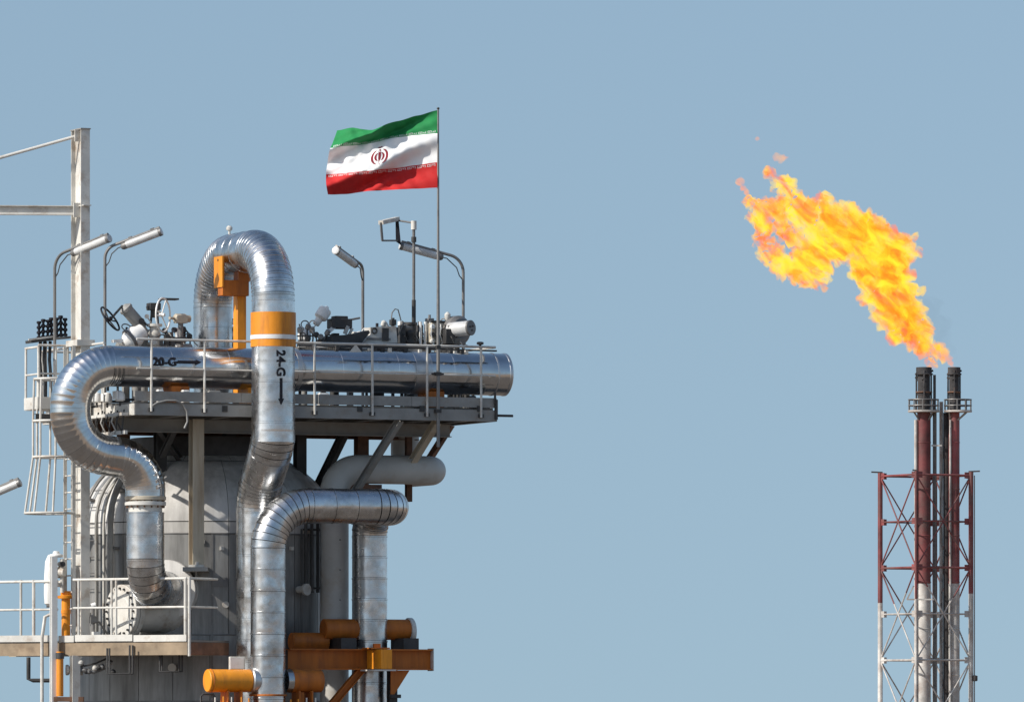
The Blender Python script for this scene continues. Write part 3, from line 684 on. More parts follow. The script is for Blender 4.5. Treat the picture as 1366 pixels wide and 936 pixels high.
for px, w in ((246.5, 0.028), (154, 0.02), (148, 0.02), (104, 0.02), (44, 0.028), (27, 0.022), (-12, 0.022)):
    t = t_of(px); part(lp, 'rail_post', MB().cyl(LL(t, 0.02, zl - 0.02), LL(t, 0.02, zq1 + 0.01), w, n=10), 'light_paint')
part(lp, 'return_rail', MB().tube([LL(0.03, 0.02, zq1), LL(0.02, 0.9, zq1)], 0.022, 10), 'light_paint')
part(lp, 'return_rail', MB().tube([LL(0.03, 0.02, zq2), LL(0.02, 0.9, zq2)], 0.018, 10), 'light_paint')
# hangers under the walkway: open U brackets
for px, y0, y1, dp in ((226, 868, 895, 26), (158, 868, 898, 30)):
    for o in (0, 0.1):
        part(lp, 'hanger', MB().tube([P(px - dp / 2 + o * 30, y0 - 4, 0.1 + o), P(px - dp / 2 + o * 30, y1, 0.1 + o), P(px + dp / 2 + o * 40, y1, 0.1 + o), P(px + dp / 2 + o * 40, y0 - 8, 0.1 + o)], 0.018, 6), 'dark_steel')
part(lp, 'rail_stanchion', MB().cyl(LL(-0.04, 0.0, zl - 0.28), LL(-0.04, 0.0, zq1 + 0.02), 0.026, n=10), 'light_paint')
part(lp, 'underslung_pipe', MB().tube([P(38, 876, 1.4), P(38, 905, 1.4), P(44, 907, 1.4), P(75, 907, 1.4)], 0.035, 8), 'dark_steel')
for px, yy in ((100, 0.6), (245, 0.3)):
    q = P(px, 880, yy + 0.3); part(lp, 'leg', MB().ibeam((q.x, q.y, 0.12), (q.x, q.y, zl - 0.26), 0.14, 0.14, side=U.copy()), 'light_paint') if px < 200 else None

# white I-section mast in front of the walkway
q = LL(t_of(71.5, -0.14), -0.14, 0)
wp = thing('steel_post', 'slim white I-section post rising in front of the lower walkway', 'post', (q.x, q.y, 0.12))
part(wp, 'shaft', MB().ibeam((q.x, q.y, 0.12), (q.x, q.y, z_of(742, q.y)), 0.1, 0.11, side=U.copy()), 'white_paint'); part(wp, 'base_plate', MB().box((q.x, q.y, 0.135), 0.14, 0.14, 0.015), 'mid_steel')
q2 = LL(t_of(60, -0.1), -0.1, 0)
part(wp, 'drain_line', MB().tube([(q2.x + 0.12, q2.y, z_of(818, 1)), (q2.x, q2.y, z_of(822, 1)), (q2.x - 0.05, q2.y, z_of(850, 1)), (q2.x - 0.05, q2.y, z_of(940, 1)), (q2.x - 0.05, q2.y, 0.15)], 0.03, 8), 'light_paint')
wt = P(66, 770, 1.25)
vs_ = thing('valve', 'bulky white wrapped valve bonnet on the slim white post at bottom left', 'valve', P(66, 812, 1.25))
part(vs_, 'body', MB().lathe([(0.03, 0), (0.085, 0.04), (0.10, 0.2), (0.105, 0.5), (0.095, 0.75), (0.05, 0.86), (0.02, 0.87)], P(66, 808, 1.3), Vector((0.03, 0, 1)), 20), 'white_paint')
part(vs_, 'bonnet', MB().lathe([(0.11, 0), (0.12, 0.03), (0.11, 0.05), (0.06, 0.06), (0.05, 0.1), (0.0, 0.11)], P(75, 743, 1.25), ZV, 18), 'white_paint')
part(vs_, 'side_flange', MB().cyl(P(70, 763, 1.25), P(86, 763, 1.15), 0.07, n=18).cyl(P(76, 763, 1.22), P(79, 763, 1.2), 0.10, n=18), 'light_paint')
part(vs_, 'gauge', MB().cyl(P(80, 752, 1.2), P(84, 752, 1.0), 0.045, n=16), 'dark_steel'); part(vs_, 'side_flange', MB().cyl(P(70, 778, 1.25), P(82, 778, 1.2), 0.055, n=16), 'light_paint')
part(vs_, 'stem', MB().cyl(P(83, 790, 1.2), P(83, 745, 1.2), 0.035, n=10), 'light_paint')
part(vs_, 'bracket', MB().bar(P(62, 808, 1.3), P(74, 808, 1.3), 0.05, 0.05), 'mid_steel')
ot = LL(t_of(88, 0.25), 0.25, 0)
os_ = thing('standpipe', 'bright orange standpipe with flanged top standing on the lower walkway', 'pipe', (ot.x, ot.y, zl - 0.02))
part(os_, 'pipe', MB().lathe([(0.075, 0), (0.075, 0.72)], (ot.x, ot.y, zl - 0.015), ZV, 20), 'orange_paint'); part(os_, 'top_flange', MB().lathe([(0.075, 0), (0.14, 0.005), (0.145, 0.05), (0.09, 0.06), (0.085, 0.13)], (ot.x, ot.y, zl + 0.70), ZV, 20), 'orange_paint')
part(os_, 'coupling', MB().lathe([(0.082, 0), (0.084, 0.06)], (ot.x, ot.y, zl + 0.45), ZV, 20), 'orange_paint')
oq = P(80, 880, 0.9)
ol = thing('standpipe', 'orange pipe length hanging below the lower walkway', 'pipe', (oq.x, oq.y, z_of(928, 0.9)))
part(ol, 'pipe', MB().lathe([(0.058, 0), (0.058, 0.75)], (oq.x, oq.y, z_of(928, 0.9)), ZV, 18), 'orange_paint'); part(ol, 'coupling', MB().lathe([(0.07, 0), (0.072, 0.1)], (oq.x, oq.y, z_of(878, 0.9)), ZV, 18), 'dark_steel')
part(ol, 'foot', MB().box(P(92, 932, 0.95), 0.25, 0.1, 0.04).bar(P(92, 936, 0.95), Vector((P(92, 936, 0.95).x, 0.95, 0.12)), 0.1, 0.1), 'rust_steel')

# ================================================================== crane column, ladder
cb = L(-0.15, 2.17, 0); ztop = z_of(174, cb.y)
cc = thing('jib_column', 'tall pale I-section column with a jib arm and tie rod leaving left', 'column', (cb.x, cb.y, zl - 0.02))
part(cc, 'column', MB().ibeam((cb.x, cb.y, zl - 0.01), (cb.x, cb.y, ztop), 0.16, 0.48, 0.02, 0.014, U.copy()), 'light_paint')
part(cc, 'cap_plate', MB().box((cb.x, cb.y, ztop + 0.01), 0.09, 0.26, 0.01, U, V), 'grey_paint')
zj = z_of(281, cb.y)
ja = Vector((-UX, -UY * 0.2, 0)).normalized()
part(cc, 'jib_arm', MB().ibeam(Vector((cb.x, cb.y, zj)) + ja * 0.05, Vector((cb.x, cb.y, zj)) + ja * 3.6, 0.12, 0.16, 0.014), 'light_paint')
part(cc, 'gusset', MB().box(Vector((cb.x, cb.y, zj)) + ja * 0.04 - V * 0.1, 0.12, 0.012, 0.12, U, V).box(Vector((cb.x, cb.y, zj + 0.07)) - V * 0.2, 0.07, 0.14, 0.008, U, V), 'light_paint')
part(cc, 'tie_rod', MB().cyl(Vector((cb.x, cb.y, ztop - 0.08)), Vector((cb.x, cb.y, ztop - 0.08)) + ja * 3.4 - ZV * 0.98, 0.028, n=10), 'light_paint')
part(cc, 'tie_lug', MB().box(Vector((cb.x, cb.y, ztop - 0.1)) - U * 0.05 - V * 0.1, 0.09, 0.012, 0.1, U, V), 'light_paint')
part(cc, 'base_plate', MB().box((cb.x, cb.y, zl + 0.0), 0.16, 0.3, 0.015, U, V), 'mid_steel')
part(cc, 'stiffener', MB().box((cb.x, cb.y, z_of(458, cb.y)), 0.16, 0.27, 0.05, U, V), 'light_paint')
al = -0.33; bl0, bl1 = 2.0, 2.42
ld_ = thing('cage_ladder', 'white access ladder with a flared safety cage beside the pale column', 'ladder', L(al, 2.2, zl - 0.02))
for b in (bl0, bl1):
    part(ld_, 'stringer', MB().bar(L(al, b, zl - 0.01), L(al, b, zr1 - 0.02), 0.06, 0.014, U.copy()), 'light_paint')
nr = 14; z_ = zl + 0.25
while z_ < zd + 0.02:
    part(ld_, 'rung', MB().cyl(L(al, bl0, z_), L(al, bl1, z_), 0.013, n=8), 'light_paint'); z_ += 0.28
def hoop(z, w, dp):
    pts = [L(al, bl0, z)]
    for t in range(0, 181, 20):
        pts.append(L(al - dp * (0.35 + 0.65 * math.sin(R(t))), (bl0 + bl1) / 2 - w * math.cos(R(t)), z))
    pts.append(L(al, bl1, z)); return pts
hz_ = [(z_of(684, 1), 0.42, 0.78), (z_of(609, 1), 0.33, 0.64), (z_of(561, 1), 0.33, 0.64), (z_of(505, 1), 0.33, 0.62)]
hp = [hoop(*h) for h in hz_]
for h in hp: part(ld_, 'cage_hoop', MB().tube(h, 0.022, 8), 'light_paint')
for k in (2, 4, 6, 8, 10):
    part(ld_, 'cage_bar', MB().tube([h[k] for h in hp], 0.019, 8), 'light_paint')
part(ld_, 'stay', MB().cyl(L(al, bl0, z_of(612, 1)), Vector((cb.x, cb.y, z_of(612, 1))), 0.02, n=8).cyl(L(al, bl0, z_of(686, 1)), Vector((cb.x, cb.y, z_of(686, 1))), 0.02, n=8), 'light_paint')

# ================================================================== lamps
def lamp(label, base, ztop_, tip, bendr=0.25, length=0.72, post_r=0.026, group='tube lamps on bent posts'):
    """a bent post and a tube fixture; tip = direction of the arm"""
    t = thing('tube_lamp', label, 'lamp', base, group)
    base = Vector(base); d = Vector(tip).normalized(); hd = Vector((d.x, d.y, 0)).normalized(); pts = [base]
    el = math.asin(d.z); c = Vector((base.x, base.y, ztop_ - bendr)) + hd * bendr
    for k in range(9):
        th = math.pi + (0 - math.pi / 2 + el) * k / 8 if False else math.pi - (math.pi / 2 - el) * k / 8
        pts.append(c + hd * bendr * math.cos(th) + ZV * bendr * math.sin(th))
    e = pts[-1]; arm_end = e + d * (length * 1.25); pts.append(arm_end)
    part(t, 'post', MB().tube(pts, post_r, 10), 'mid_steel')
    sd = d.cross(ZV).normalized(); dn = sd.cross(d); dn = dn if dn.z < 0 else -dn
    f0 = e + d * (length * 0.28) + dn * 0.075
    fx = part(t, 'fixture', MB().lathe([(0.03, 0), (0.062, 0.02), (0.066, 0.06), (0.066, length - 0.04), (0.06, length - 0.005), (0.03, length)], f0, d, 18), 'lamp_white')
    part(fx, 'end_socket', MB().lathe([(0.04, 0), (0.06, 0.03), (0.06, 0.1)], f0 - d * 0.08, d, 14), 'mid_steel')
    part(fx, 'end_socket', MB().lathe([(0.070, 0), (0.070, 0.05)], f0 + d * (length - 0.06), d, 18), 'mid_steel')
    for o_ in (0.12, length - 0.15): part(t, 'clamp', MB().box(f0 + d * o_ - dn * 0.05, 0.03, 0.025, 0.06, d, sd, dn), 'mid_steel')
    lo_ = base.lerp(Vector((base.x, base.y, ztop_)), 1.0) - ZV * (bendr + 0.12)
    part(t, 'cable', MB().tube([lo_ + hd * 0.02, lo_ + hd * 0.07 + ZV * 0.06, lo_ + hd * 0.12 + ZV * 0.2, e + d * 0.05 + dn * 0.07, f0 - d * 0.06], 0.010, 6), 'dark_steel')
    return t
b0 = L(-0.79, 2.46, 0)
q = L(-0.45, 2.5, zd - 0.01); q.x = P(73, 500, q.y).x
lamp('tube lamp on a bent post in front of the tall pale column', q, z_of(336, q.y), Vector((0.80, -0.62, 0.27)), 0.3, 0.80)
q = L(0.06, 0, 0); bq = b_of(140, 0.06); q = L(0.06, bq, zd); 
lamp('tube lamp on a bent post just right of the tall pale column', q, z_of(326, q.y), Vector((0.92, -0.25, 0.33)), 0.24, 0.68)
q = W(484, 500, 2.6); q.z = zd
lamp('short looking tube lamp aimed left between the U pipe and the flagpole', q, z_of(352, q.y), Vector((-0.36, -0.9, 0.22)), 0.16, 0.85)
q = W(618, 500, 2.3); q.z = zd
lamp('tube lamp arching left across the flagpole from the right end', q, z_of(340, q.y), Vector((-0.93, -0.25, 0.24)), 0.3, 0.72)
q = LL(llen - 0.02, 0.4, zl - 0.02)
lq = P(-22, 640, q.y + 0.1)
lamp('tube lamp tip poking in at the left edge above the lower walkway', (P(-35, 850, 2.0).x, 2.0, zl - 0.02), z_of(660, 2.0), Vector((0.88, -0.3, 0.36)), 0.15, 0.62)

# ================================================================== mast with open frame
q = W(552, 470, 2.0)
ms_ = thing('instrument_mast', 'thin mast with an open rectangular frame held out on its left', 'mast', (q.x, q.y, zd))
zt_ = z_of(297, q.y)
part(ms_, 'mast_pole', MB().cyl((q.x, q.y, zd), (q.x, q.y, z_of(400, q.y)), 0.036, n=10), 'dark_steel'); part(ms_, 'mast_pole', MB().cyl((q.x, q.y, z_of(400, q.y)), (q.x, q.y, zt_), 0.026, n=10), 'mid_steel')
part(ms_, 'head', MB().cyl((q.x, q.y, zt_ - 0.12), (q.x, q.y, zt_ + 0.03), 0.05, n=12), 'light_paint'); part(ms_, 'collar', MB().cyl((q.x, q.y, z_of(323, q.y)), (q.x, q.y, z_of(316, q.y)), 0.045, n=12), 'dark_steel')
fr = [P(508, 297, q.y - 0.1), P(530, 292, q.y + 0.35), P(533, 326, q.y + 0.35), P(510, 321, q.y - 0.1)]
part(ms_, 'boom', MB().cyl((q.x, q.y, z_of(297.5, q.y)), P(530, 294, q.y + 0.35), 0.016, n=8), 'mid_steel')
part(ms_, 'frame_top', MB().bar(fr[0], fr[1], 0.1, 0.07), 'light_paint'); part(ms_, 'frame_side', MB().bar(fr[0], fr[3], 0.035, 0.035), 'mid_steel')
part(ms_, 'frame_foot', MB().bar(fr[3], P(530, 321, q.y + 0.3), 0.03, 0.03), 'mid_steel')
pv = MB(); dpt = Vector((0.0, 0.03, 0))
pvp = [P(527.5, 292, q.y + 0.33), P(531.5, 291, q.y + 0.33), P(535, 327, q.y + 0.33), P(528, 322, q.y + 0.33)]
pv.add([p - dpt for p in pvp] + [p + dpt for p in pvp], [(0, 1, 2, 3), (7, 6, 5, 4)] + [(i, (i + 1) % 4, 4 + (i + 1) % 4, 4 + i) for i in range(4)])
part(ms_, 'dark_panel', pv, 'black_paint')

# ================================================================== flagpole and flag
q = W(584.5, 500, -0.09)
fp = thing('flagpole', 'thin steel flagpole clamped to the front edge of the upper platform', 'flagpole', (q.x, q.y, z_of(596, q.y)))
ztf = z_of(146, q.y)
part(fp, 'pole', MB().lathe([(0.03, 0), (0.03, 2.0), (0.022, 3.5), (0.016, ztf - z_of(596, q.y))], (q.x, q.y, z_of(596, q.y)), ZV, 12), 'mid_steel')
part(fp, 'truck', MB().lathe([(0.02, 0), (0.026, 0.015), (0.02, 0.03), (0.0, 0.035)], (q.x, q.y, ztf), ZV, 12), 'dark_steel')
for py in (498.5, 463, 548):
    part(fp, 'clamp', MB().uvbox(Vector((q.x, q.y, z_of(py, q.y))) + V * 0.02, 0.05 if py > 480 else 0.035, 0.05, 0.03), 'dark_steel')
part(fp, 'clamp_arm', MB().cyl(Vector((q.x, q.y, z_of(498.5, q.y))) - U * 0.12, Vector((q.x, q.y, z_of(498.5, q.y))) + U * 0.1, 0.016, n=8), 'dark_steel')
FY = q.y
top = [(0, 147), (0.2, 154), (0.4, 162), (0.64, 174), (0.74, 172.5), (0.85, 169.5), (1.0, 172)]
gw = [(0, 178), (0.2, 180), (0.4, 183.5), (0.64, 191), (0.85, 194), (1.0, 197)]
wr = [(0, 216.5), (0.2, 220), (0.4, 224.5), (0.64, 229), (0.85, 230), (1.0, 231)]
bot = [(0, 250.5), (0.2, 252), (0.4, 253.5), (0.64, 254.5), (0.85, 257.5), (1.0, 259)]
def interp(tab, s):
    for i in range(len(tab) - 1):
        if s <= tab[i + 1][0] or i == len(tab) - 2:
            f = (s - tab[i][0]) / (tab[i + 1][0] - tab[i][0]); f = min(1.0, max(0, f)); f2 = f * f * (3 - 2 * f) * 0.5 + f * 0.5
            return tab[i][1] + (tab[i + 1][1] - tab[i][1]) * f2
def flag_pt(s, t, off=0.0):
    bands_ = (top, gw, wr, bot); k = min(2, int(t * 3)); f = t * 3 - k
    py = interp(bands_[k], s) * (1 - f) + interp(bands_[k + 1], s) * f
    edge = 434 + 5 * math.cos((t - 0.66) * 4.0) * -1 + 5 + 5 * (1 - t)
    px = 583.5 + (edge - 583.5) * s + 1.2 * math.sin(9 * s + 3 * t) * s
    f1 = 2 * math.pi * (1.75 * t - 0.95 * s + 0.12) + 0.8 * math.sin(3 * s)
    f2_ = 2 * math.pi * (1.25 * s + 0.22 * t - 0.05)
    rp = 0.25 + 0.75 * min(1, s * 2.2)
    y = 0.105 * (math.sin(f1) + 0.28 * math.sin(2 * f1 + 0.6)) * rp + 0.09 * math.sin(f2_) * min(1, 1.5 * s) + 0.10 * s
    y += 0.045 * math.sin(2 * math.pi * (3.1 * s + 0.5 * t)) * max(0, s - 0.55) * 2 + 0.026 * math.sin(2 * math.pi * (4.4 * t - 2.6 * s) + 2 * math.sin(5 * s)) * rp + 0.012 * math.sin(2 * math.pi * (7.5 * s + 3.1 * t)) * rp
    z = z_of(py, FY)
    return Vector((P(px, py, FY).x, FY + y + off, z))
flag = thing('flag', 'waving green, white and red striped flag with a red central emblem', 'flag', (q.x, q.y, z_of(250, FY)))
def stripe(nm, t0, t1_, m):
    mb = MB(); ns, ntt = 90, 18; vs = []
    for side in (0.0015, -0.0015):
        for j in range(ntt + 1):
            for i in range(ns + 1): vs.append(flag_pt(i / ns, t0 + (t1_ - t0) * j / ntt, side))
    w = ns + 1; h = (ntt + 1) * w; fs = []
    for sd in (0, 1):
        for j in range(ntt):
            for i in range(ns):
                f = (j * w + i, j * w + i + 1, (j + 1) * w + i + 1, (j + 1) * w + i); fs.append(tuple(x + sd * h for x in (f if sd else f[::-1])))
    rim = [i for i in range(w)] + [j * w + ns for j in range(1, ntt + 1)] + [ntt * w + i for i in range(ns - 1, -1, -1)] + [j * w for j in range(ntt - 1, 0, -1)]
    for i in range(len(rim)): a, b = rim[i], rim[(i + 1) % len(rim)]; fs.append((a, b, b + h, a + h))
    mb.add(vs, fs); return part(flag, nm, mb, m, smooth=80)
stripe('green_stripe', 0.0, 0.3333, 'flag_green'); sw = stripe('white_stripe', 0.3336, 0.6664, 'flag_white'); stripe('red_stripe', 0.6667, 1.0, 'flag_red')
# emblem: upright blade between two pairs of crescents, on both faces
def stroke(mb, pts, ws, off):
    n = len(pts); vs = []
    for i, (x, y) in enumerate(pts):
        a = pts[max(0, i - 1)]; b = pts[min(n - 1, i + 1)]; dx, dy = b[0] - a[0], b[1] - a[1]; l = math.hypot(dx, dy) or 1
        for sg in (-1, 1):
            X = x - sg * dy / l * ws[i]; Y = y + sg * dx / l * ws[i]
            vs.append(flag_pt(0.528 - X * 0.98 / 150.0, 0.515 - Y / 124.0, off))
    mb.add(vs, [(2 * i, 2 * i + 1, 2 * i + 3, 2 * i + 2) for i in range(n - 1)])
for off in (-0.006, 0.006):
    mb = MB()
    stroke(mb, [(0, 10), (0, 4), (0, -4), (0, -12)], [1.6, 1.9, 1.6, 0.3], off)
    for sg in (-1, 1):
        for r_, w_ in ((6.0, 1.7), (11.0, 1.9)):
            pts = []; ws = []
            for k in range(13):
                t = R(62 - 128 * k / 12); pts.append((sg * r_ * math.cos(t) * (1.0 if k > 1 else 0.96), r_ * 1.02 * math.sin(t) - 0.5)); ws.append(0.25 + w_ * math.sin(math.pi * (k + 0.6) / 13.2))
            stroke(mb, pts, [w * 0.8 for w in ws], off)
        stroke(mb, [(0, 12), (sg * 1.8, 13.6), (sg * 3.6, 12.2)], [0.8, 0.8, 0.3], off)
    part(flag, 'emblem', mb, 'emblem_red')
# repeated angular script along the stripe borders
for nm, t0, sgn in (('script_border', 0.3333, -1), ('script_border', 0.6667, 1)):
    mb = MB()
    for off in (-0.005, 0.005):
        for k in range(11):
            s0 = 0.02 + k * 0.0885
            for (x0, x1, y0, y1) in ((0, .072, 0, .004), (0, .004, 0, .03), (.018, .022, 0, .022), (.036, .040, .008, .03), (.036, .072, .026, .03), (.052, .056, 0, .02), (.068, .072, 0, .03)):
                n = 3; vs = []
                for j in (y0, y1):
                    for i in range(n + 1): vs.append(flag_pt(s0 + x0 + (x1 - x0) * i / n, t0 + sgn * (0.016 + j), off))
                mb.add(vs, [(i, i + 1, n + 2 + i, n + 1 + i) for i in range(n)])
    part(flag, nm, mb, 'flag_white')
# ================================================================== valves and fittings on the upper deck
def handwheel(root, c, nrm, Rr, m, r=0.016, spokes=4, nm='handwheel'):
    c = Vector(c); nrm = Vector(nrm).normalized(); e = nrm.orthogonal().normalized(); g = nrm.cross(e)
    w = part(root, nm, MB().ring(c, nrm, Rr, r, 28, 8), m); sp = MB()
    for k in range(spokes):
        t = math.pi * 2 * k / spokes + 0.4; sp.cyl(c - nrm * 0.03, c + (e * math.cos(t) + g * math.sin(t)) * Rr, r * 0.75, n=6)
    sp.cyl(c - nrm * 0.06, c + nrm * 0.03, r * 2, n=10); part(w, 'spokes', sp, m); return w
def flanged(root, p, q, r, m, nm='valve_body', fr=1.55):
    p = Vector(p); q = Vector(q); h = (q - p).length; t = min(0.045, h * 0.12); R2 = r * fr
    return part(root, nm, MB().lathe([(R2, 0), (R2, t), (r, t * 1.2), (r * 0.95, h * 0.3), (r * 1.25, h * 0.42), (r * 1.25, h * 0.58), (r * 0.95, h * 0.7), (r, h - t * 1.2), (R2, h - t), (R2, h)], p, q - p, 20), m)
def stub(root, px, b, z1, r=0.06, m='grey_paint'):
    q = W(px, 480, b); return part(root, 'riser', MB().cyl((q.x, q.y, zd - 0.005), (q.x, q.y, z1), r, n=14), m)
def zat(px, py, b): return W(px, py, b).z
# manifold lines the valves sit on
ml = thing('manifold_pipe', 'grey manifold pipe half hidden behind the long silver pipe on the deck', 'pipe', L(0.4, 1.75, zd))
zm = zat(400, 470, 1.75)
part(ml, 'header', MB().cyl(L(0.35, 1.75, zm), L(a24 - 0.6, 1.75, zm), 0.1, n=20).cyl(L(a24 + 0.6, 1.75, zm), L(6.0, 1.75, zm), 0.1, n=20), 'grey_paint')
for a in (0.5, 1.4, 3.3, 4.6, 5.8): part(ml, 'header_leg', MB().bar(L(a, 1.75, zd), L(a, 1.75, zm), 0.09, 0.09), 'grey_paint')
# --- left group
b = 1.55
v1 = thing('valve', 'white capped valve lying on the pipe just right of the black handwheel', 'valve', W(180, 470, b))
stub(v1, 182, b, zat(182, 450, b), 0.08)
part(v1, 'body', MB().lathe([(0.06, 0), (0.13, 0.05), (0.17, 0.14), (0.18, 0.26), (0.14, 0.34), (0.13, 0.42)], W(165, 459, b), (W(197, 437, b) - W(165, 459, b)), 22), 'white_paint')
part(v1, 'clamp', MB().lathe([(0.165, 0), (0.19, 0.005), (0.19, 0.05), (0.165, 0.055)], W(172, 454, b), (W(197, 437, b) - W(165, 459, b)), 22), 'mid_steel')
part(v1, 'bracket', MB().bar(W(150, 455, b), W(178, 453, b), 0.1, 0.05), 'white_paint')
v2 = thing('valve', 'sloping grey actuator cylinder with a large black handwheel on its left', 'valve', W(192, 470, b + 0.2)); bb = b + 0.2
stub(v2, 192, bb, zat(192, 448, bb), 0.07)
part(v2, 'actuator', MB().lathe([(0.10, 0), (0.105, 0.02), (0.105, 0.40), (0.12, 0.405), (0.12, 0.45), (0.10, 0.46), (0.05, 0.5)], W(190, 437, bb), W(163, 406, bb) - W(190, 437, bb), 22), 'grey_paint')
part(v2, 'yoke', MB().cyl(W(196, 446, bb), W(188, 434, bb), 0.06, n=12), 'light_paint')
part(v2, 'stem', MB().cyl(W(163, 408, bb), W(148, 425, bb - 0.3), 0.02, n=8), 'dark_steel')
handwheel(v2, W(147, 425, bb - 0.3), Vector((0.75, -0.25, 0.55)), 0.235, 'black_paint', 0.017)
v3 = thing('valve', 'tall dark valve with a white handwheel and small roof, left of the U pipe', 'valve', W(208, 470, b + 0.1)); bb = b + 0.1
stub(v3, 207, bb, zat(207, 455, bb), 0.09, 'light_paint')
flanged(v3, W(206, 460, bb), W(206, 432, bb), 0.085, 'light_paint')
part(v3, 'yoke', MB().bar(W(201, 434, bb), W(203, 404, bb), 0.03, 0.03).bar(W(211, 434, bb), W(209, 404, bb), 0.03, 0.03).uvbox(W(206, 418, bb), 0.05, 0.05, 0.07), 'dark_steel')
part(v3, 'gearbox', MB().uvbox(W(205, 409, bb), 0.1, 0.09, 0.06).cyl(W(196, 411, bb), W(213, 407, bb), 0.045, n=12), 'dark_steel', bevel=0.01)
handwheel(v3, W(217.5, 420, bb - 0.25), Vector((0.95, -0.38, 0.0)), 0.285, 'white_paint', 0.016, 3)
part(v3, 'wheel_shaft', MB().cyl(W(208, 413, bb), W(217.5, 420, bb - 0.25), 0.022, n=8), 'mid_steel')
part(v3, 'rain_roof', MB().uvbox(W(225, 399, bb), 0.15, 0.1, 0.014).bar(W(216, 399, bb), W(208, 408, bb), 0.03, 0.02), 'dark_steel')
part(v3, 'gauge', MB().cyl(W(189, 428, bb), W(189, 428, bb - 0.06), 0.05, n=16).cyl(W(189, 428, bb - 0.02), W(205, 440, bb), 0.012, n=6), 'dark_steel'); part(v3, 'gauge', MB().cyl(W(196, 422, bb), W(196, 422, bb - 0.06), 0.04, n=16).cyl(W(196, 422, bb - 0.02), W(205, 436, bb), 0.012, n=6), 'light_paint')
v4 = thing('valve', 'brownish gearbox on a slim stem close to the U pipe', 'valve', W(241, 470, b)); 
stub(v4, 241, b, zat(241, 430, b), 0.045, 'mid_steel')
part(v4, 'gearbox', MB().lathe([(0.05, 0), (0.08, 0.03), (0.085, 0.2), (0.06, 0.24), (0.06, 0.3)], W(232, 424.5, b), U + V * 0.1, 16).uvbox(W(241, 427, b), 0.1, 0.07, 0.05), 'cream_paint')
part(v4, 'hand_lever', MB().cyl(W(232, 424.5, b), W(226, 424, b - 0.2), 0.022, n=8), 'cream_paint')
part(v4, 'flange', MB().lathe([(0.1, 0), (0.1, 0.03)], W(241, 452, b), ZV, 16).lathe([(0.1, 0), (0.1, 0.03)], W(241, 456, b), ZV, 16), 'mid_steel')
v5 = thing('gauge_post', 'thin white standpipe with a black round gauge by the brownish gearbox', 'gauge', W(235.5, 470, b - 0.2))
stub(v5, 236, b - 0.2, zat(236, 437, b - 0.2), 0.024, 'white_paint'); q = W(233.5, 440, b - 0.25)
part(v5, 'dial', MB().cyl(q, q + Vector((-0.02, -0.06, 0)), 0.045, n=16), 'black_paint'); part(v5, 'base_valve', MB().uvbox(W(236, 455, b - 0.2), 0.06, 0.05, 0.04).cyl(W(250, 452, b - 0.2), W(236, 452, b - 0.2), 0.03, n=8), 'dark_steel')
v6 = thing('valve', 'cluster of small dark block valves low between white handwheel and U pipe', 'valve', W(222, 470, b - 0.3))
for px, py, h in ((214, 456, 0.06), (222, 453, 0.09), (229, 457, 0.05)):
    part(v6, 'block', MB().uvbox(W(px, py, b - 0.3), 0.035, 0.04, h), 'dark_steel'); part(v6, 'tubing', MB().tube([W(px, py + 4, b - 0.3), W(px + 1, py + 8, b - 0.3), Vector((W(px, py, b - 0.3).x, W(px, py, b - 0.3).y, zd))], 0.014, 6), 'mid_steel')
part(v6, 'tubing', MB().tube([W(208, 450, b - 0.3), W(216, 446, b - 0.3), W(230, 450, b - 0.3), W(248, 452, b - 0.3)], 0.012, 6), 'dark_steel')
# --- behind the U pipe
vb = thing('valve', 'dark valve peeping out between the two legs of the U pipe', 'valve', W(316, 470, 2.9))
stub(vb, 316, 2.9, zat(316, 450, 2.9), 0.08, 'dark_steel'); flanged(vb, W(316, 462, 2.9), W(316, 436, 2.9), 0.085, 'dark_steel'); handwheel(vb, W(316, 430, 2.9), ZV + Vector((0.3, -0.4, 0)), 0.13, 'dark_steel', 0.014)
# --- right group
b = 1.5
w1 = thing('valve', 'small round white valve with wire loops on top, right of the orange band', 'valve', W(406, 470, b))
stub(w1, 406, b, zat(406, 452, b), 0.05); part(w1, 'body', MB().lathe([(0.08, 0), (0.11, 0.03), (0.115, 0.12), (0.09, 0.19), (0.05, 0.22)], W(406, 455, b), ZV, 20), 'white_paint')
part(w1, 'loop', MB().ring(W(407, 433, b), Vector((0.3, -1, 0.2)), 0.07, 0.011, 20), 'mid_steel'); part(w1, 'loop', MB().ring(W(417, 432, b + 0.1), Vector((-0.5, -1, 0.1)), 0.06, 0.011, 20), 'light_paint'); part(w1, 'strap', MB().ring(W(406, 448, b), ZV, 0.12, 0.012, 20), 'dark_steel')
part(w1, 'tubing', MB().tube([W(399, 432, b), W(401, 440, b), W(406, 442, b), W(414, 440, b), W(420, 446, b)], 0.012, 6), 'mid_steel')
w2 = thing('valve', 'white canister actuator tilted up beside a dark motor box', 'valve', W(440, 470, b + 0.15)); bb = b + 0.15
stub(w2, 446, bb, zat(446, 446, bb), 0.08, 'dark_steel')
part(w2, 'canister', MB().lathe([(0.05, 0), (0.06, 0.01), (0.065, 0.12), (0.10, 0.14), (0.115, 0.16), (0.115, 0.30), (0.1, 0.33), (0.04, 0.35), (0.03, 0.38)], W(421, 433, bb), W(437, 409, bb) - W(421, 433, bb), 22), 'white_paint')
part(w2, 'motor_box', MB().uvbox(W(453, 432, bb), 0.19, 0.12, 0.085).uvbox(W(453, 424, bb), 0.12, 0.1, 0.03), 'dark_steel', bevel=0.015); part(w2, 'drive_shaft', MB().cyl(W(464, 427, bb), W(480, 424, bb), 0.018, n=8), 'mid_steel')
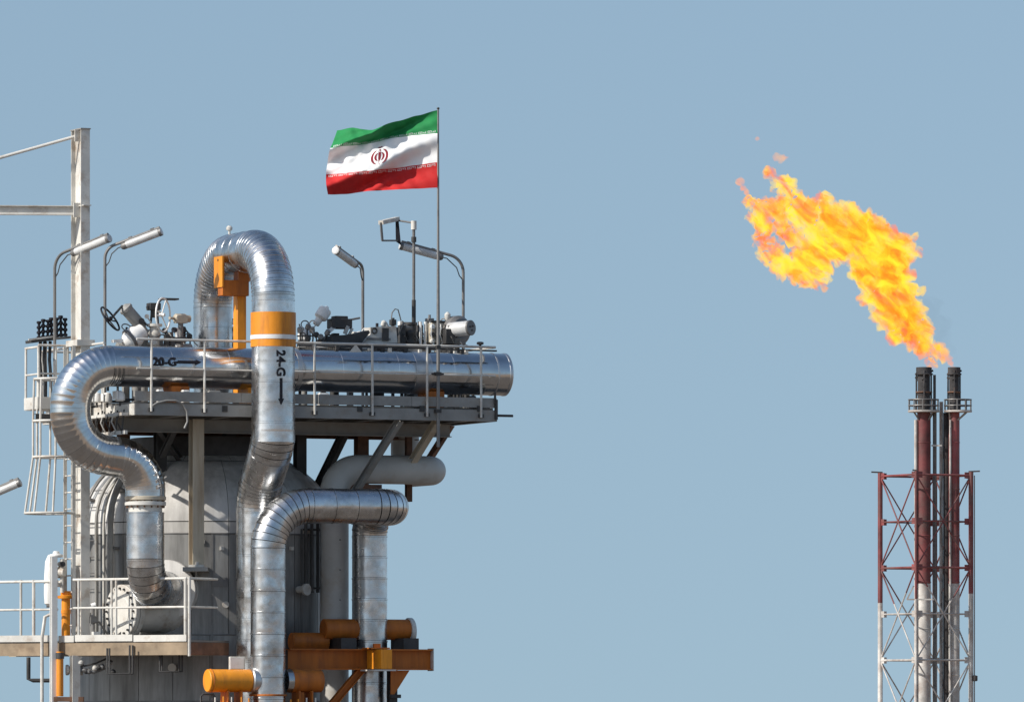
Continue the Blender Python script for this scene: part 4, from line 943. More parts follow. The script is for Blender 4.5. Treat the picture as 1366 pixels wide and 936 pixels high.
part(w2, 'cheek', MB().bar(W(438, 443, bb - 0.1), W(446, 436, bb - 0.1), 0.03, 0.06), 'white_paint'); part(w2, 'cheek', MB().bar(W(460, 445, bb - 0.12), W(464, 435, bb - 0.12), 0.05, 0.06), 'light_paint'); part(w2, 'cheek', MB().bar(W(466, 446, bb - 0.12), W(470, 438, bb - 0.12), 0.04, 0.04), 'light_paint')
part(w2, 'pipe_leg', MB().cyl(W(427, 465, bb - 0.1), W(438, 442, bb - 0.1), 0.03, n=8), 'light_paint')
def prism(pts, dv, shift=0.0):
    mb = MB(); n = len(pts); mb.add([p - V * dv for p in pts] + [p + V * dv for p in pts], [tuple(range(n)), tuple(reversed(range(n, 2 * n)))] + [(i, (i + 1) % n, n + (i + 1) % n, n + i) for i in range(n)]); return mb
w3 = thing('rain_hood', 'dark slanting sheet hood over fittings beside the white canister actuator', 'hood', W(445, 470, b - 0.2)); bb = b - 0.2
part(w3, 'sheet', prism([W(x, y, bb) for x, y in ((398, 467), (418, 462), (432, 449), (468, 446), (487, 441), (489, 444), (474, 462), (462, 468))], 0.16), 'dark_steel')
part(w3, 'leg', MB().bar(W(430, 466, bb), Vector((W(430, 466, bb).x, W(430, 466, bb).y, zd)), 0.05, 0.05), 'dark_steel')
for x in (403, 412, 423): part(w3, 'batten', MB().bar(W(x, 466, bb - 0.18), W(x + 6, 457, bb - 0.18), 0.03, 0.03), 'light_paint')
w4 = thing('cable_box', 'pale sloped-front box with a round port, left of the thin looped standpipe', 'box', W(503, 470, b)); 
part(w4, 'case', prism([W(x, y, b) for x, y in ((479, 459), (490, 446), (490, 437), (524, 435), (526, 458))], 0.14), 'light_paint'); part(w4, 'port_ring', MB().ring(W(499.5, 441, b - 0.15), -V, 0.045, 0.014, 18), 'dark_steel')
part(w4, 'slat', MB().uvbox(W(505, 452, b - 0.145), 0.22, 0.006, 0.02), 'mid_steel'); part(w4, 'stand', MB().bar(W(503, 459, b), Vector((W(503, 459, b).x, W(503, 459, b).y, zd)), 0.2, 0.15), 'dark_steel')
part(w4, 'knob', MB().cyl(W(503, 436, b), W(503, 431, b), 0.025, n=10), 'black_paint'); part(w4, 'dark_door', MB().uvbox(W(514, 446, b - 0.15), 0.06, 0.012, 0.11), 'dark_steel')
w5 = thing('standpipe', 'thin dark standpipe with a wire loop on top, left of the mast', 'pipe', W(524, 470, b + 0.1)); bb = b + 0.1
stub(w5, 524, bb, zat(524, 424, bb), 0.03, 'dark_steel'); part(w5, 'valve_knot', MB().uvbox(W(524, 430, bb), 0.05, 0.05, 0.05).uvbox(W(526, 442, bb), 0.05, 0.06, 0.07), 'dark_steel', bevel=0.01)
part(w5, 'wire_loop', MB().tube([W(x, y, bb) for x, y in ((522, 425), (523, 417), (527, 412), (531, 413), (533, 420), (535, 428))], 0.011, 6), 'mid_steel'); part(w5, 'hose', MB().tube([W(x, y, bb) for x, y in ((526, 448), (532, 446), (536, 436), (537, 428), (540, 432))], 0.012, 6), 'mid_steel')
w6 = thing('valve', 'dark flanged valve at the foot of the thin mast', 'valve', W(549, 470, b + 0.25)); bb = b + 0.25
stub(w6, 547, bb, zat(547, 448, bb), 0.07, 'dark_steel'); flanged(w6, W(547, 458, bb), W(547, 430, bb), 0.08, 'dark_steel'); part(w6, 'actuator', MB().lathe([(0.06, 0), (0.09, 0.02), (0.09, 0.16), (0.05, 0.18)], W(536, 437, bb), U, 16), 'mid_steel')
for px in (561, 567.5):
    part(w6, 'sight_tube', MB().cyl(W(px, 461, bb - 0.1), W(px, 429, bb - 0.1), 0.024, n=10), 'white_paint')
w7 = thing('meter_skid', 'pale and black meter block with tubing, left of the big grey cylinder', 'meter', W(586, 470, b + 0.1)); bb = b + 0.1
stub(w7, 586, bb, zat(586, 452, bb), 0.09); part(w7, 'block', MB().uvbox(W(584, 444, bb), 0.16, 0.1, 0.17), 'cream_paint', bevel=0.012)
for k, (px, py) in enumerate(((576, 436), (576, 446), (576, 455), (586, 438), (586, 449), (594, 437), (594, 446))):
    part(w7, 'fitting', MB().lathe([(0.03, 0), (0.045, 0.01), (0.045, 0.05), (0.03, 0.07)], W(px, py, bb - 0.1), -V + U * random.uniform(-0.3, 0.3), 12), ('white_paint', 'dark_steel', 'light_paint')[k % 3])
for k in range(5):
    x = 573 + k * 6; part(w7, 'tubing', MB().tube([W(x, 430 + k, bb - 0.16), W(x + 3, 433, bb - 0.19), W(x + 2, 446, bb - 0.19), W(x + 5, 456, bb - 0.16), W(x + 4, 462, bb - 0.12)], 0.010, 6), ('white_paint', 'dark_steel')[k % 2])
part(w7, 'top_plate', MB().uvbox(W(586, 429, bb), 0.2, 0.12, 0.012), 'dark_steel')
w8 = thing('actuator', 'big grey cylinder actuator with a dark round end at the right end of the deck', 'actuator', W(606, 470, b)); 
stub(w8, 605, b, zat(605, 450, b), 0.09, 'dark_steel')
part(w8, 'drum', MB().lathe([(0.16, 0), (0.245, 0.02), (0.25, 0.05), (0.25, 0.2), (0.2, 0.26), (0.12, 0.28)], W(603, 441, b + 0.1), U * 0.3 - V, 30), 'mid_steel')
d8 = Vector((0.80, -0.60, 0.05)).normalized(); p8 = W(600, 440, b - 0.2)
part(w8, 'cylinder', MB().lathe([(0.10, 0), (0.125, 0.01), (0.125, 0.42), (0.12, 0.43)], p8, d8, 28), 'lamp_white')
ec = part(w8, 'end_cap', MB().lathe([(0.122, 0), (0.132, 0.006), (0.132, 0.035), (0.12, 0.045)], p8 + d8 * 0.425, d8, 28), 'mid_steel')
for k in range(3):
    t = k * 2.1; e8 = d8.orthogonal().normalized(); g8 = d8.cross(e8)
    part(ec, 'port', MB().cyl(p8 + d8 * 0.465 + (e8 * math.cos(t) + g8 * math.sin(t)) * 0.045, p8 + d8 * 0.485 + (e8 * math.cos(t) + g8 * math.sin(t)) * 0.045, 0.016, n=8), 'dark_steel')
part(w8, 'knob', MB().lathe([(0.03, 0), (0.05, 0.03), (0.055, 0.1), (0.02, 0.14)], W(597, 427, b), ZV, 14), 'light_paint')
w9 = thing('floodlight', 'small black lamp on the right end of the top rail', 'lamp', W(640, 465, 0.0))
part(w9, 'stem', MB().cyl(W(640.5, 465, -0.02), W(640.5, 459, -0.02), 0.02, n=8), 'dark_steel'); part(w9, 'head', MB().lathe([(0.03, 0), (0.06, 0.012), (0.06, 0.045), (0.03, 0.055)], W(640.5, 460, -0.02), ZV, 14), 'dark_steel')
sg = thing('sign_plate', 'small white triangular plate hung under the top rail', 'sign', W(474, 462, 0.0))
part(sg, 'plate', prism([W(466, 469.5, -0.03), W(482.5, 469.5, -0.03), W(474.5, 459, -0.03)], 0.005), 'light_paint')
part(up, 'cable_tray', MB().bar(W(470, 462, 0.1), W(662, 468, 0.1), 0.06, 0.025), 'dark_steel')
# small white fittings along the tray
for k, px in enumerate((493, 500, 520, 532, 560, 571, 607, 616, 622)):
    part(up, 'cable_clip', MB().uvbox(W(px, 466 + (px - 490) * 0.03, 0.05), 0.025, 0.03, 0.02 + 0.008 * (k % 3)), 'light_paint' if k % 2 == 0 else 'dark_steel')
# --- tubing run and odd blocks between the rail and the long pipe
tb = thing('tubing_bundle', 'bundle of thin dark tubes running along the top of the long pipe, right half', 'tubing', W(470, 466, 0.8))
for k in range(5):
    z = zat(470, 463.5, 0.8) - 0.0 + 0.035 * (k % 3) ; bb = 0.55 + 0.1 * k
    pts = [L(a_of(398, bb) + i * 0.36, bb + 0.02 * math.sin(i * 1.7 + k), z + 0.012 * math.sin(i * 2.3 + k)) for i in range(9 if k % 2 else 8)]
    part(tb, 'tube', MB().tube(pts, 0.014 + 0.006 * (k % 2), 6), ('dark_steel', 'mid_steel', 'dark_steel', 'light_paint', 'dark_steel')[k])
for i in range(7):
    part(tb, 'clamp', MB().uvbox(L(a_of(412, 0.75) + i * 0.42, 0.75, zat(470, 465.5, 0.8)), 0.03, 0.26, 0.035), 'dark_steel')
for k, (px, py, bb, w_, h_, m) in enumerate(((536, 446, 1.7, 0.05, 0.16, 'dark_steel'), (541, 438, 1.9, 0.06, 0.05, 'dark_steel'), (559, 449, 2.1, 0.05, 0.2, 'dark_steel'), (573, 440, 1.9, 0.06, 0.2, 'mid_steel'), (599, 449, 1.2, 0.09, 0.13, 'dark_steel'), (611, 455, 1.3, 0.12, 0.06, 'mid_steel'))):
    lab = ('slim dark block valve left of the mast foot', 'dark knuckle block up on a stem left of the mast', 'tall dark block just right of the mast', 'grey upright block left of the flagpole', 'dark block below the big grey cylinder', 'low grey block right below the big grey cylinder')[k]
    t = thing('block_valve', lab, 'valve', W(px, 470, bb)); part(t, 'body', MB().uvbox(W(px, py, bb), w_, 0.07, h_), m, bevel=0.012)
    stub(t, px, bb, zat(px, py, bb), 0.03, 'dark_steel'); part(t, 'knob', MB().cyl(W(px, py, bb) + ZV * h_, W(px, py, bb) + ZV * (h_ + 0.06), 0.022, n=8), 'mid_steel')
    part(t, 'tube', MB().tube([W(px, py, bb) - V * 0.08, W(px + 4, py + 2, bb - 0.15), W(px + 7, py + 9, bb - 0.15), W(px + 12, py + 13, bb - 0.1)], 0.011, 6), ('dark_steel', 'light_paint')[k % 2])
def cluster(label, px0, px1, py0, bb, n, seed):
    rg = random.Random(seed); t = thing('instrument_cluster', label, 'fittings', W((px0 + px1) / 2, 470, bb))
    part(t, 'header_tube', MB().tube([W(px0 + (px1 - px0) * i / 6, 461 + rg.uniform(-1.5, 1), bb) for i in range(7)], 0.03, 8), 'dark_steel')
    for x in (px0 + 3, px1 - 3): part(t, 'leg', MB().cyl(Vector((W(x, 461, bb).x, W(x, 461, bb).y, zd)), W(x, 461, bb), 0.025, n=8), 'dark_steel')
    for k in range(n):
        x = px0 + (px1 - px0) * (k + rg.random()) / n; y = rg.uniform(py0, 456); c = W(x, y, bb + rg.uniform(-0.15, 0.15)); foot = W(x, 461, bb)
        m = rg.choice(['dark_steel', 'dark_steel', 'mid_steel', 'light_paint', 'white_paint', 'grey_paint'])
        part(t, 'stem', MB().tube([foot, foot.lerp(c, 0.5) + Vector((rg.uniform(-0.02, 0.02), 0, 0)), c], 0.014, 6), 'dark_steel')
        kd = rg.randrange(4)
        if kd == 0: part(t, 'gauge', MB().lathe([(0.03, 0), (0.05, 0.008), (0.05, 0.04), (0.04, 0.05)], c, Vector((rg.uniform(-0.6, 0.6), -1, 0.1)), 14), m)
        elif kd == 1: part(t, 'block', MB().uvbox(c, rg.uniform(0.03, 0.06), 0.05, rg.uniform(0.03, 0.07)), m, bevel=0.008)
        elif kd == 2: part(t, 'small_wheel', MB().ring(c, Vector((rg.uniform(-1, 1), -0.6, rg.uniform(-0.3, 1))), rg.uniform(0.05, 0.09), 0.011, 18, 6), m)
        else: part(t, 'cap', MB().lathe([(0.02, 0), (0.05, 0.02), (0.045, 0.09), (0.02, 0.11)], c - ZV * 0.04, Vector((rg.uniform(-0.6, 0.6), -0.2, 1)), 12), m)
        if k % 2 == 0: part(t, 'hose', MB().tube([c, c + Vector((0.08, -0.05, -0.05)), c + Vector((0.16, -0.03, -0.2)), foot + Vector((0.22, 0, 0))], 0.010, 6), rg.choice(['dark_steel', 'light_paint']))
cluster('low jumble of small gauges and tubes just right of the orange banded pipe', 397, 436, 436, 1.15, 9, 3)
cluster('jumble of small black and white fittings under the dark motor box', 440, 492, 440, 1.95, 11, 5)
cluster('dense jumble of small valves and hoses left of the mast foot', 506, 548, 432, 2.15, 11, 8)
cluster('dense jumble of small gauges around the flagpole behind the top rail', 562, 612, 430, 2.2, 14, 13)
cluster('low jumble of fittings between the black handwheel and the white handwheel', 168, 204, 436, 2.1, 8, 17)
cluster('low jumble of tubes between the white handwheel and the U pipe', 220, 254, 438, 2.05, 8, 23)
# --- saddles under the long pipe, parts of it
for px, m in ((235, 'shaded_orange'), (330, 'orange_paint'), (575, 'shaded_orange')):
    q = L(a_of(px, b20), b20, 0); part(g20, 'saddle', MB().uvbox(Vector((q.x, q.y, (zd + zc20 - r20) / 2 + 0.02)), 0.16 if px != 330 else 0.07, 0.2, (zc20 - r20 - zd) / 2 + 0.02), m)
for px, w_, lab in ((213, 0.05, 'white capped stub under the long pipe by the black lettering'), (285, 0.11, 'grey flat box under the long pipe left of the tall pipe'), (247, 0.06, 'white clip box under the long pipe right of the orange saddle'), (431, 0.09, 'white flat box under the long pipe right of the tall pipe'), (630, 0.05, 'dark knob block under the long pipe near the right end')):
    q = W(px, 520, 0.2); t = thing('junction_box', lab, 'box', (q.x, q.y, zd)); mm = 'dark_steel' if px == 630 else ('grey_paint' if px == 285 else 'white_paint')
    part(t, 'case', MB().uvbox((q.x, q.y, zd + 0.10), w_, 0.06, 0.10), mm, bevel=0.008); part(t, 'lid', MB().uvbox(Vector((q.x, q.y, zd + 0.206)), w_ * 0.8, 0.05, 0.008), mm); part(t, 'gland', MB().cyl(Vector((q.x, q.y, zd + 0.12)) + U * w_, Vector((q.x, q.y, zd + 0.12)) + U * (w_ + 0.06), 0.02, n=8), 'light_paint')
for px in (606, 617, 622, 631):
    part(up, 'deck_stub', MB().cyl(W(px, 536, 1.1), W(px, 517, 1.1), 0.025 if px != 622 else 0.06, n=8), 'dark_steel')
# --- boxes at the left edge of the deck, seen through the S bend
for (px, py, w_, h_, lab) in ((144, 507, 0.05, 0.10, 'upright white box seen through the S bend, upper left one'), (157, 508, 0.07, 0.09, 'brownish pale box seen through the S bend beside the upright white one'),
                              (160, 527, 0.09, 0.10, 'largest white box seen through the S bend, right of the domed ones'), (129, 530, 0.05, 0.09, 'left domed white box low in the S bend opening'), (143, 530, 0.05, 0.09, 'right domed white box low in the S bend opening')):
    aa = -0.10 if py > 515 else 0.12
    q = WA(px, py, aa); t = thing('junction_box', lab, 'box', q - ZV * h_, 'boxes seen through the S bend')
    mm = 'cream_paint' if px == 157 else 'white_paint'
    if 'domed' in lab: part(t, 'case', MB().lathe([(0.06, 0), (0.085, 0.02), (0.085, 0.1), (0.06, 0.16), (0.0, 0.18)], q - ZV * h_, ZV, 18), mm)
    else: part(t, 'case', MB().box(q, 0.06, w_ * 1.6, h_, U, V), mm, bevel=0.01)
    part(t, 'cover', MB().box(q - U * 0.085, 0.006, w_ * 1.2, h_ * 0.7, U, V), mm)
    part(t, 'gland', MB().cyl(q - ZV * (h_ + 0.08), q - ZV * h_ * 0.9, 0.02, n=8), 'dark_steel'); part(t, 'bracket', MB().bar(q - ZV * h_ * 0.7, q - ZV * h_ * 0.7 + U * 0.4, 0.05, 0.04), 'dark_steel')
tr = thing('cable_tray', 'pale cable tray running along the left edge below the white boxes', 'tray', L(-0.12, 0.7, zb + 0.02))
part(tr, 'tray_bed', MB().bar(L(-0.12, 0.15, zb + 0.02), L(-0.12, 1.9, zb + 0.02), 0.12, 0.05), 'light_paint'); part(tr, 'tray_bed', MB().bar(L(-0.08, 0.2, zb - 0.28), L(-0.08, 1.6, zb - 0.28), 0.05, 0.06), 'light_paint')
for k in range(5):
    part(tr, 'cable', MB().tube([L(-0.16, 0.3 + 0.25 * k, zb + 0.06), L(-0.2, 0.32 + 0.25 * k, zb - 0.1), L(-0.1, 0.36 + 0.25 * k, zb - 0.26)], 0.014, 6), ('dark_steel', 'light_paint')[k % 2])
    part(tr, 'hanger', MB().bar(L(-0.1, 0.35 + 0.3 * k, zb - 0.3), L(-0.06, 0.35 + 0.3 * k, zb + 0.1), 0.02, 0.03), 'dark_steel')
# --- black bottle rack at the ladder head
rk = thing('bottle_rack', 'row of black ribbed bottle-shaped fittings on a shelf at the ladder head', 'rack', L(-0.5, 2.95, zd - 0.01))
zr = zat(62, 454, 2.9)
part(rk, 'shelf', MB().bar(W(38, 456, 2.75), W(70, 452, 2.75), 0.3, 0.05), 'dark_steel'); part(rk, 'shelf_edge', MB().bar(W(38, 453, 2.6), W(70, 449, 2.6), 0.03, 0.03), 'light_paint')
for k, px in enumerate((52, 57.5, 63.5, 69, 76, 81.5, 87)):
    q = W(px, 452 - (px - 52) * 0.1, 2.75); prof = [(0.02, 0)]
    hh = (0.30, 0.33, 0.31, 0.34, 0.33, 0.36, 0.31)[k]; n = 7
    for i in range(n): prof += [(0.042 - 0.02 * (i % 2), hh * (i + 0.2) / n), (0.042 - 0.02 * (i % 2), hh * (i + 0.8) / n)]
    prof.append((0.03, hh)); part(rk, 'bottle', MB().lathe(prof, q, ZV + Vector((random.uniform(-0.05, 0.05), 0, 0)), 12), 'black_paint')
for px in (54, 60, 67):
    part(rk, 'tubing', MB().tube([W(px, 455, 2.78), W(px - 1, 480, 2.78), W(px + 1, 505, 2.78), Vector((W(px, 530, 2.78).x, W(px, 530, 2.78).y, zd - 0.02))], 0.028, 8), 'dark_steel')
part(rk, 'leg', MB().bar(W(60, 456, 2.8), Vector((W(60, 456, 2.8).x, W(60, 456, 2.8).y, zd - 0.02)), 0.06, 0.06), 'light_paint')
part(rk, 'shelf', MB().bar(W(68, 452, 2.75), W(92, 450, 2.75), 0.2, 0.04), 'mid_steel')
# clutter under the lower walkway
lv_ = thing('valve', 'grey and white block valve hanging under the lower walkway beside the orange pipe', 'valve', P(96, 905, 1.0))
part(lv_, 'body', MB().lathe([(0.09, 0), (0.09, 0.04), (0.06, 0.06), (0.1, 0.14), (0.06, 0.22), (0.09, 0.24), (0.09, 0.28)], P(88, 893, 1.0), Vector((1, 0.2, 0)), 18), 'light_paint')
part(lv_, 'bonnet', MB().cyl(P(97, 893, 1.0), P(97, 872, 1.0), 0.05, n=14), 'mid_steel'); part(lv_, 'drop_leg', MB().cyl(P(97, 893, 1.0), P(97, 932, 1.0), 0.035, n=10), 'dark_steel')
part(lv_, 'side_tube', MB().tube([P(100, 895, 0.95), P(112, 893, 0.9), P(125, 896, 0.9), P(140, 890, 0.95)], 0.03, 8), 'mid_steel')
for k in range(8):
    part(lv_, 'fitting', MB().lathe([(0.02, 0), (0.045, 0.01), (0.045, 0.05), (0.02, 0.07)], P(108 + k * 6, 885 + (k * 37 % 13), 0.9), Vector((random.uniform(-1, 1), -1, random.uniform(-1, 1))), 10), ('light_paint', 'dark_steel', 'mid_steel')[k % 3])
part(lv_, 'tubing', MB().tube([P(105, 878, 0.9), P(112, 888, 0.9), P(128, 884, 0.9), P(142, 878, 0.9), P(150, 882, 0.95)], 0.016, 6), 'dark_steel')
# gear standing on the lower deck at the foot of the conduits
dk = thing('drain_valve', 'small drain valve with a looped hose at the foot of the conduits', 'valve', P(125, 850, 1.0))
part(dk, 'body', MB().cyl(P(124, 852, 0.95), P(124, 812, 0.95), 0.035, n=10).uvbox(P(124, 826, 0.95), 0.05, 0.04, 0.06), 'mid_steel'); part(dk, 'cap', MB().cyl(P(122, 808, 0.9), P(128, 806, 0.9), 0.045, n=12), 'white_paint')
part(dk, 'hose', MB().tube([P(x, y, 0.85) for x, y in ((124, 830), (132, 829), (138, 838), (146, 848), (154, 849), (163, 842), (164, 832))], 0.018, 8), 'dark_steel'); part(dk, 'box', MB().uvbox(P(128, 846, 0.9), 0.06, 0.05, 0.05), 'white_paint')

# ================================================================== flare derrick
FYD = 480.0; SF = KPX * (DIST + FYD) / DIST
F0 = P(1222, 634, FYD); ty = R(30); wF = 87.8 * SF
dl = Vector((-math.sin(ty), math.cos(ty), 0)); dr = Vector((math.cos(ty), math.sin(ty), 0))
cor = [Vector((F0.x, F0.y, 0)) + (dl * wF if i in (1, 2) else Vector()) + (dr * wF if i in (2, 3) else Vector()) for i in range(4)]
der = thing('flare_derrick', 'red and white lattice derrick around the two flare stacks', 'tower', (cor[0] + cor[2]) / 2)
def zf(py): return z_of(py, FYD + 3)
zpaint = zf(792)
def member(nm, p, q, r, n=6):
    p = Vector(p); q = Vector(q); zp_ = zpaint + random.uniform(-0.9, 0.9)
    for (lo_, hi_, m) in ((zp_, 1e9, 'stack_red'), (-1e9, zp_, 'stack_white')):
        a, b = (p, q) if p.z <= q.z else (q, p)
        if a.z >= hi_ or b.z <= lo_: continue
        if abs(b.z - a.z) < 1e-6:
            part(der, nm, MB().cyl(a, b, r, n=n), m); continue
        a2 = a.lerp(b, max(0, (lo_ - a.z) / (b.z - a.z))); b2 = a.lerp(b, min(1, (hi_ - a.z) / (b.z - a.z)))
        if (b2 - a2).length > 0.01: part(der, nm, MB().cyl(a2, b2, r, n=n), m)
lev = [634, 757, 880, 1003]; zl_ = [zf(y) for y in lev] + [0.0]
for c in cor: member('leg', (c.x, c.y, 0), (c.x, c.y, zl_[0] + 0.3), 0.21 if c is not cor[0] else 0.12, 10)
for i in range(4):
    A, B = cor[i], cor[(i + 1) % 4]
    for k in range(4):
        z1, z0 = zl_[k], zl_[k + 1]; zm_ = (z0 + z1) / 2
        member('girt', (A.x, A.y, z1), (B.x, B.y, z1), 0.085); member('girt', (A.x, A.y, zm_), (B.x, B.y, zm_), 0.06)
        member('brace', (A.x, A.y, z1), (B.x, B.y, z0), 0.062); member('brace', (B.x, B.y, z1), (A.x, A.y, z0), 0.062)
for c, dx in ((cor[1], -1), (cor[3], 1), (cor[0], -0.4)):
    part(der, 'outrigger', MB().bar((c.x - dx * 0.2, c.y, zl_[0] + 0.32), (c.x + dx * 0.75, c.y, zl_[0] + 0.36), 0.2, 0.12), 'soot')
for k, c in enumerate(cor):
    for z in zl_[:4] + [(zl_[0] + zl_[1]) / 2, (zl_[1] + zl_[2]) / 2]:
        o1 = cor[(k + 1) % 4] - c; o2 = cor[k - 1] - c
        for o_ in (o1.normalized(), o2.normalized()):
            part(der, 'gusset_plate', MB().box(Vector((c.x, c.y, z)) + o_ * 0.35, 0.28, 0.03, 0.26, o_, o_.cross(ZV)), 'stack_red' if z > zpaint else 'stack_white')
lx = cor[3] + dr * 0.35
for s_ in (-0.2, 0.2): part(der, 'ladder_rail', MB().cyl((lx.x, lx.y + s_, 0), (lx.x, lx.y + s_, zl_[0]), 0.035, n=6), 'mid_steel')
part(der, 'junction_drum', MB().lathe([(0.15, 0), (0.25, 0.05), (0.25, 0.45), (0.1, 0.5)], Vector((lx.x, lx.y - 0.3, zf(908))), ZV, 12), 'soot')
part(der, 'cable', MB().tube([P(1256 + 1.5 * math.sin(i), 560 + i * 25, FYD + 2) for i in range(16)], 0.05, 6), 'soot')
part(der, 'rest_bracket', MB().bar(P(1210, 799, FYD + 1), P(1246, 799, FYD + 1), 0.3, 0.12).bar(P(1210, 799, FYD + 1), P(1219, 781, FYD + 1), 0.12, 0.12), 'stack_white')
def stack(label, px, r, risers, ptop, side, pw):
    c = P(px, 545, FYD + 3); t = thing('flare_stack', label, 'flare stack', (c.x, c.y, 0))
    def zc_(py): return z_of(py, c.y)
    part(t, 'lower_shaft', MB().cyl((c.x, c.y, 0), (c.x, c.y, zc_(778)), r, n=24), 'stack_white'); part(t, 'upper_shaft', MB().cyl((c.x, c.y, zc_(778)), (c.x, c.y, zc_(548)), r * 0.99, n=24), 'stack_red')
    part(t, 'tip', MB().lathe([(r * 0.92, 0), (r * 0.92, 1.3), (r * 0.98, 1.32), (r * 0.98, 1.5), (r * 0.9, 1.52), (r * 0.9, zc_(ptop + 5) - zc_(548)), (r * 1.08, zc_(ptop + 4) - zc_(548)), (r * 1.08, zc_(ptop) - zc_(548))], (c.x, c.y, zc_(548)), ZV, 24), 'soot')
    for k, (dx, dy, rr, y0, y1, m) in enumerate(risers):
        part(t, 'riser', MB().cyl((c.x + dx * SF, c.y + dy, 0 if y1 > 900 else zc_(y1)), (c.x + dx * SF, c.y + dy, zc_(y0)), rr, n=10), m)
    # ring platform with rails
    zp = zc_(548)
    part(t, 'platform_deck', MB().lathe([(r, 0), (pw, 0.0), (pw, 0.16), (r, 0.16)], (c.x + side * SF, c.y, zp - 0.1), ZV, 24, cap=False), 'stack_white')
    for z in (0.45, 0.95): part(t, 'guard_rail', MB().ring((c.x + side * SF, c.y, zp + z), ZV, pw - 0.05, 0.05, 28, 6), 'mid_steel')
    for k in range(10):
        th = 2 * math.pi * k / 10 + 0.2; x = c.x + side * SF + (pw - 0.05) * math.cos(th); y = c.y + (pw - 0.05) * math.sin(th)
        part(t, 'guard_post', MB().cyl((x, y, zp), (x, y, zp + 0.98), 0.05, n=6), 'mid_steel')
    for k in range(4):
        th = 2 * math.pi * k / 4 + 0.7; part(t, 'deck_bracket', MB().bar((c.x + r * math.cos(th), c.y + r * math.sin(th), zp - 0.75), (c.x + side * SF + pw * 0.85 * math.cos(th), c.y + pw * 0.85 * math.sin(th), zp - 0.1), 0.1, 0.1), 'mid_steel')
    for k in range(3):
        th = 2 * math.pi * k / 3 + 0.5; x = c.x + r * 1.25 * math.cos(th); y = c.y + r * 1.25 * math.sin(th)
        pl = part(t, 'pilot_burner', MB().tube([(x, y, zp), (x, y, zc_(ptop + 8)), (c.x + r * 1.1 * math.cos(th), c.y + r * 1.1 * math.sin(th), zc_(ptop + 1))], 0.07, 6), 'soot')
    for k in range(7):
        th = k * 0.9; zt_k = zc_(ptop + 3 + (k * 7 % 12)); part(t, 'tip_nozzle', MB().cyl((c.x + r * 0.8 * math.cos(th), c.y + r * 0.8 * math.sin(th), zt_k), (c.x + r * 1.35 * math.cos(th), c.y + r * 1.35 * math.sin(th), zt_k + 0.12), 0.09, n=6), 'soot')
    part(t, 'steam_ring', MB().ring((c.x, c.y, zc_(ptop + 6)), ZV, r * 1.2, 0.08, 24, 6), 'soot'); part(t, 'steam_ring', MB().ring((c.x, c.y, zc_(ptop + 30)), ZV, r * 1.12, 0.07, 24, 6), 'rust_steel')
    part(t, 'wind_shield', MB().lathe([(r * 1.12, 0), (r * 1.16, 0.02), (r * 1.16, 0.5), (r * 1.05, 0.52)], (c.x, c.y, zc_(ptop + 5)), ZV, 18, cap=False), 'soot')
    for k in range(6): part(t, 'weld_ring', MB().ring((c.x, c.y, zc_(590 + k * 62)), ZV, r, 0.04, 24, 6), 'stack_red' if 590 + k * 62 < 778 else 'stack_white')
    return t, c
fs1, cA = stack('thicker left flare stack with side pipes and a sooty tip', 1232.5, 9.2 * SF, [(-11.3, -0.3, 0.13, 560, 1100, 'stack_white'), (15, 0.6, 0.17, 545, 1100, 'mid_steel'), (14, -0.2, 0.12, 500, 548, 'soot')], 493, -0.5, 21 * SF)
fs2, cB = stack('thinner right flare stack with a dark twin riser and a sooty tip', 1272.8, 7.4 * SF, [(-10.5, 0.5, 0.24, 550, 1100, 'soot'), (-16.5, 0.9, 0.16, 535, 1100, 'stack_white'), (-5.6, -0.5, 0.09, 560, 1100, 'stack_white')], 493, 5, 19 * SF)
part(fs1, 'side_arm', MB().cyl((cA.x, cA.y, z_of(503, cA.y)), (cA.x - 11 * SF, cA.y, z_of(502, cA.y)), 0.08, n=6).cyl((cA.x, cA.y, z_of(508, cA.y)), (cA.x - 10 * SF, cA.y, z_of(507, cA.y)), 0.06, n=6), 'soot')
part(fs1, 'bridge', MB().bar((cA.x + 10 * SF, cA.y, z_of(594, cA.y)), (cB.x - 16 * SF, cB.y, z_of(594, cB.y)), 0.12, 0.14), 'stack_white')

# ================================================================== flame
fm = bpy.data.materials.new('flame'); fm.use_nodes = True
nt = fm.node_tree; N = nt.nodes; lk = nt.links; N.clear()
out = N.new('ShaderNodeOutputMaterial'); pvn = N.new('ShaderNodeVolumePrincipled')
geo = N.new('ShaderNodeNewGeometry')
mp = N.new('ShaderNodeMapping'); mp.vector_type = 'TEXTURE'; mp.inputs['Rotation'].default_value = (0, R(40), 0); mp.inputs['Scale'].default_value = (1.75, 1.0, 0.8)
lk.new(geo.outputs['Position'], mp.inputs[0])
n1 = N.new('ShaderNodeTexNoise'); n1.inputs['Scale'].default_value = 0.7; n1.inputs['Detail'].default_value = 6; n1.inputs['Roughness'].default_value = 0.68; n1.inputs['Distortion'].default_value = 1.6
lk.new(mp.outputs[0], n1.inputs['Vector'])
dm = N.new('ShaderNodeMapRange'); dm.inputs['From Min'].default_value = 0.36; dm.inputs['From Max'].default_value = 0.62; dm.inputs['To Min'].default_value = 0.16; dm.inputs['To Max'].default_value = 2.0
lk.new(n1.outputs['Fac'], dm.inputs['Value'])
cr_ = N.new('ShaderNodeValToRGB'); cr_.color_ramp.elements[0].position = 0.36; cr_.color_ramp.elements[0].color = (0.90, 0.12, 0.015, 1)
e_ = cr_.color_ramp.elements.new(0.46); e_.color = (1.0, 0.30, 0.012, 1)
cr_.color_ramp.elements[-1].position = 0.58; cr_.color_ramp.elements[-1].color = (1.0, 0.68, 0.03, 1)
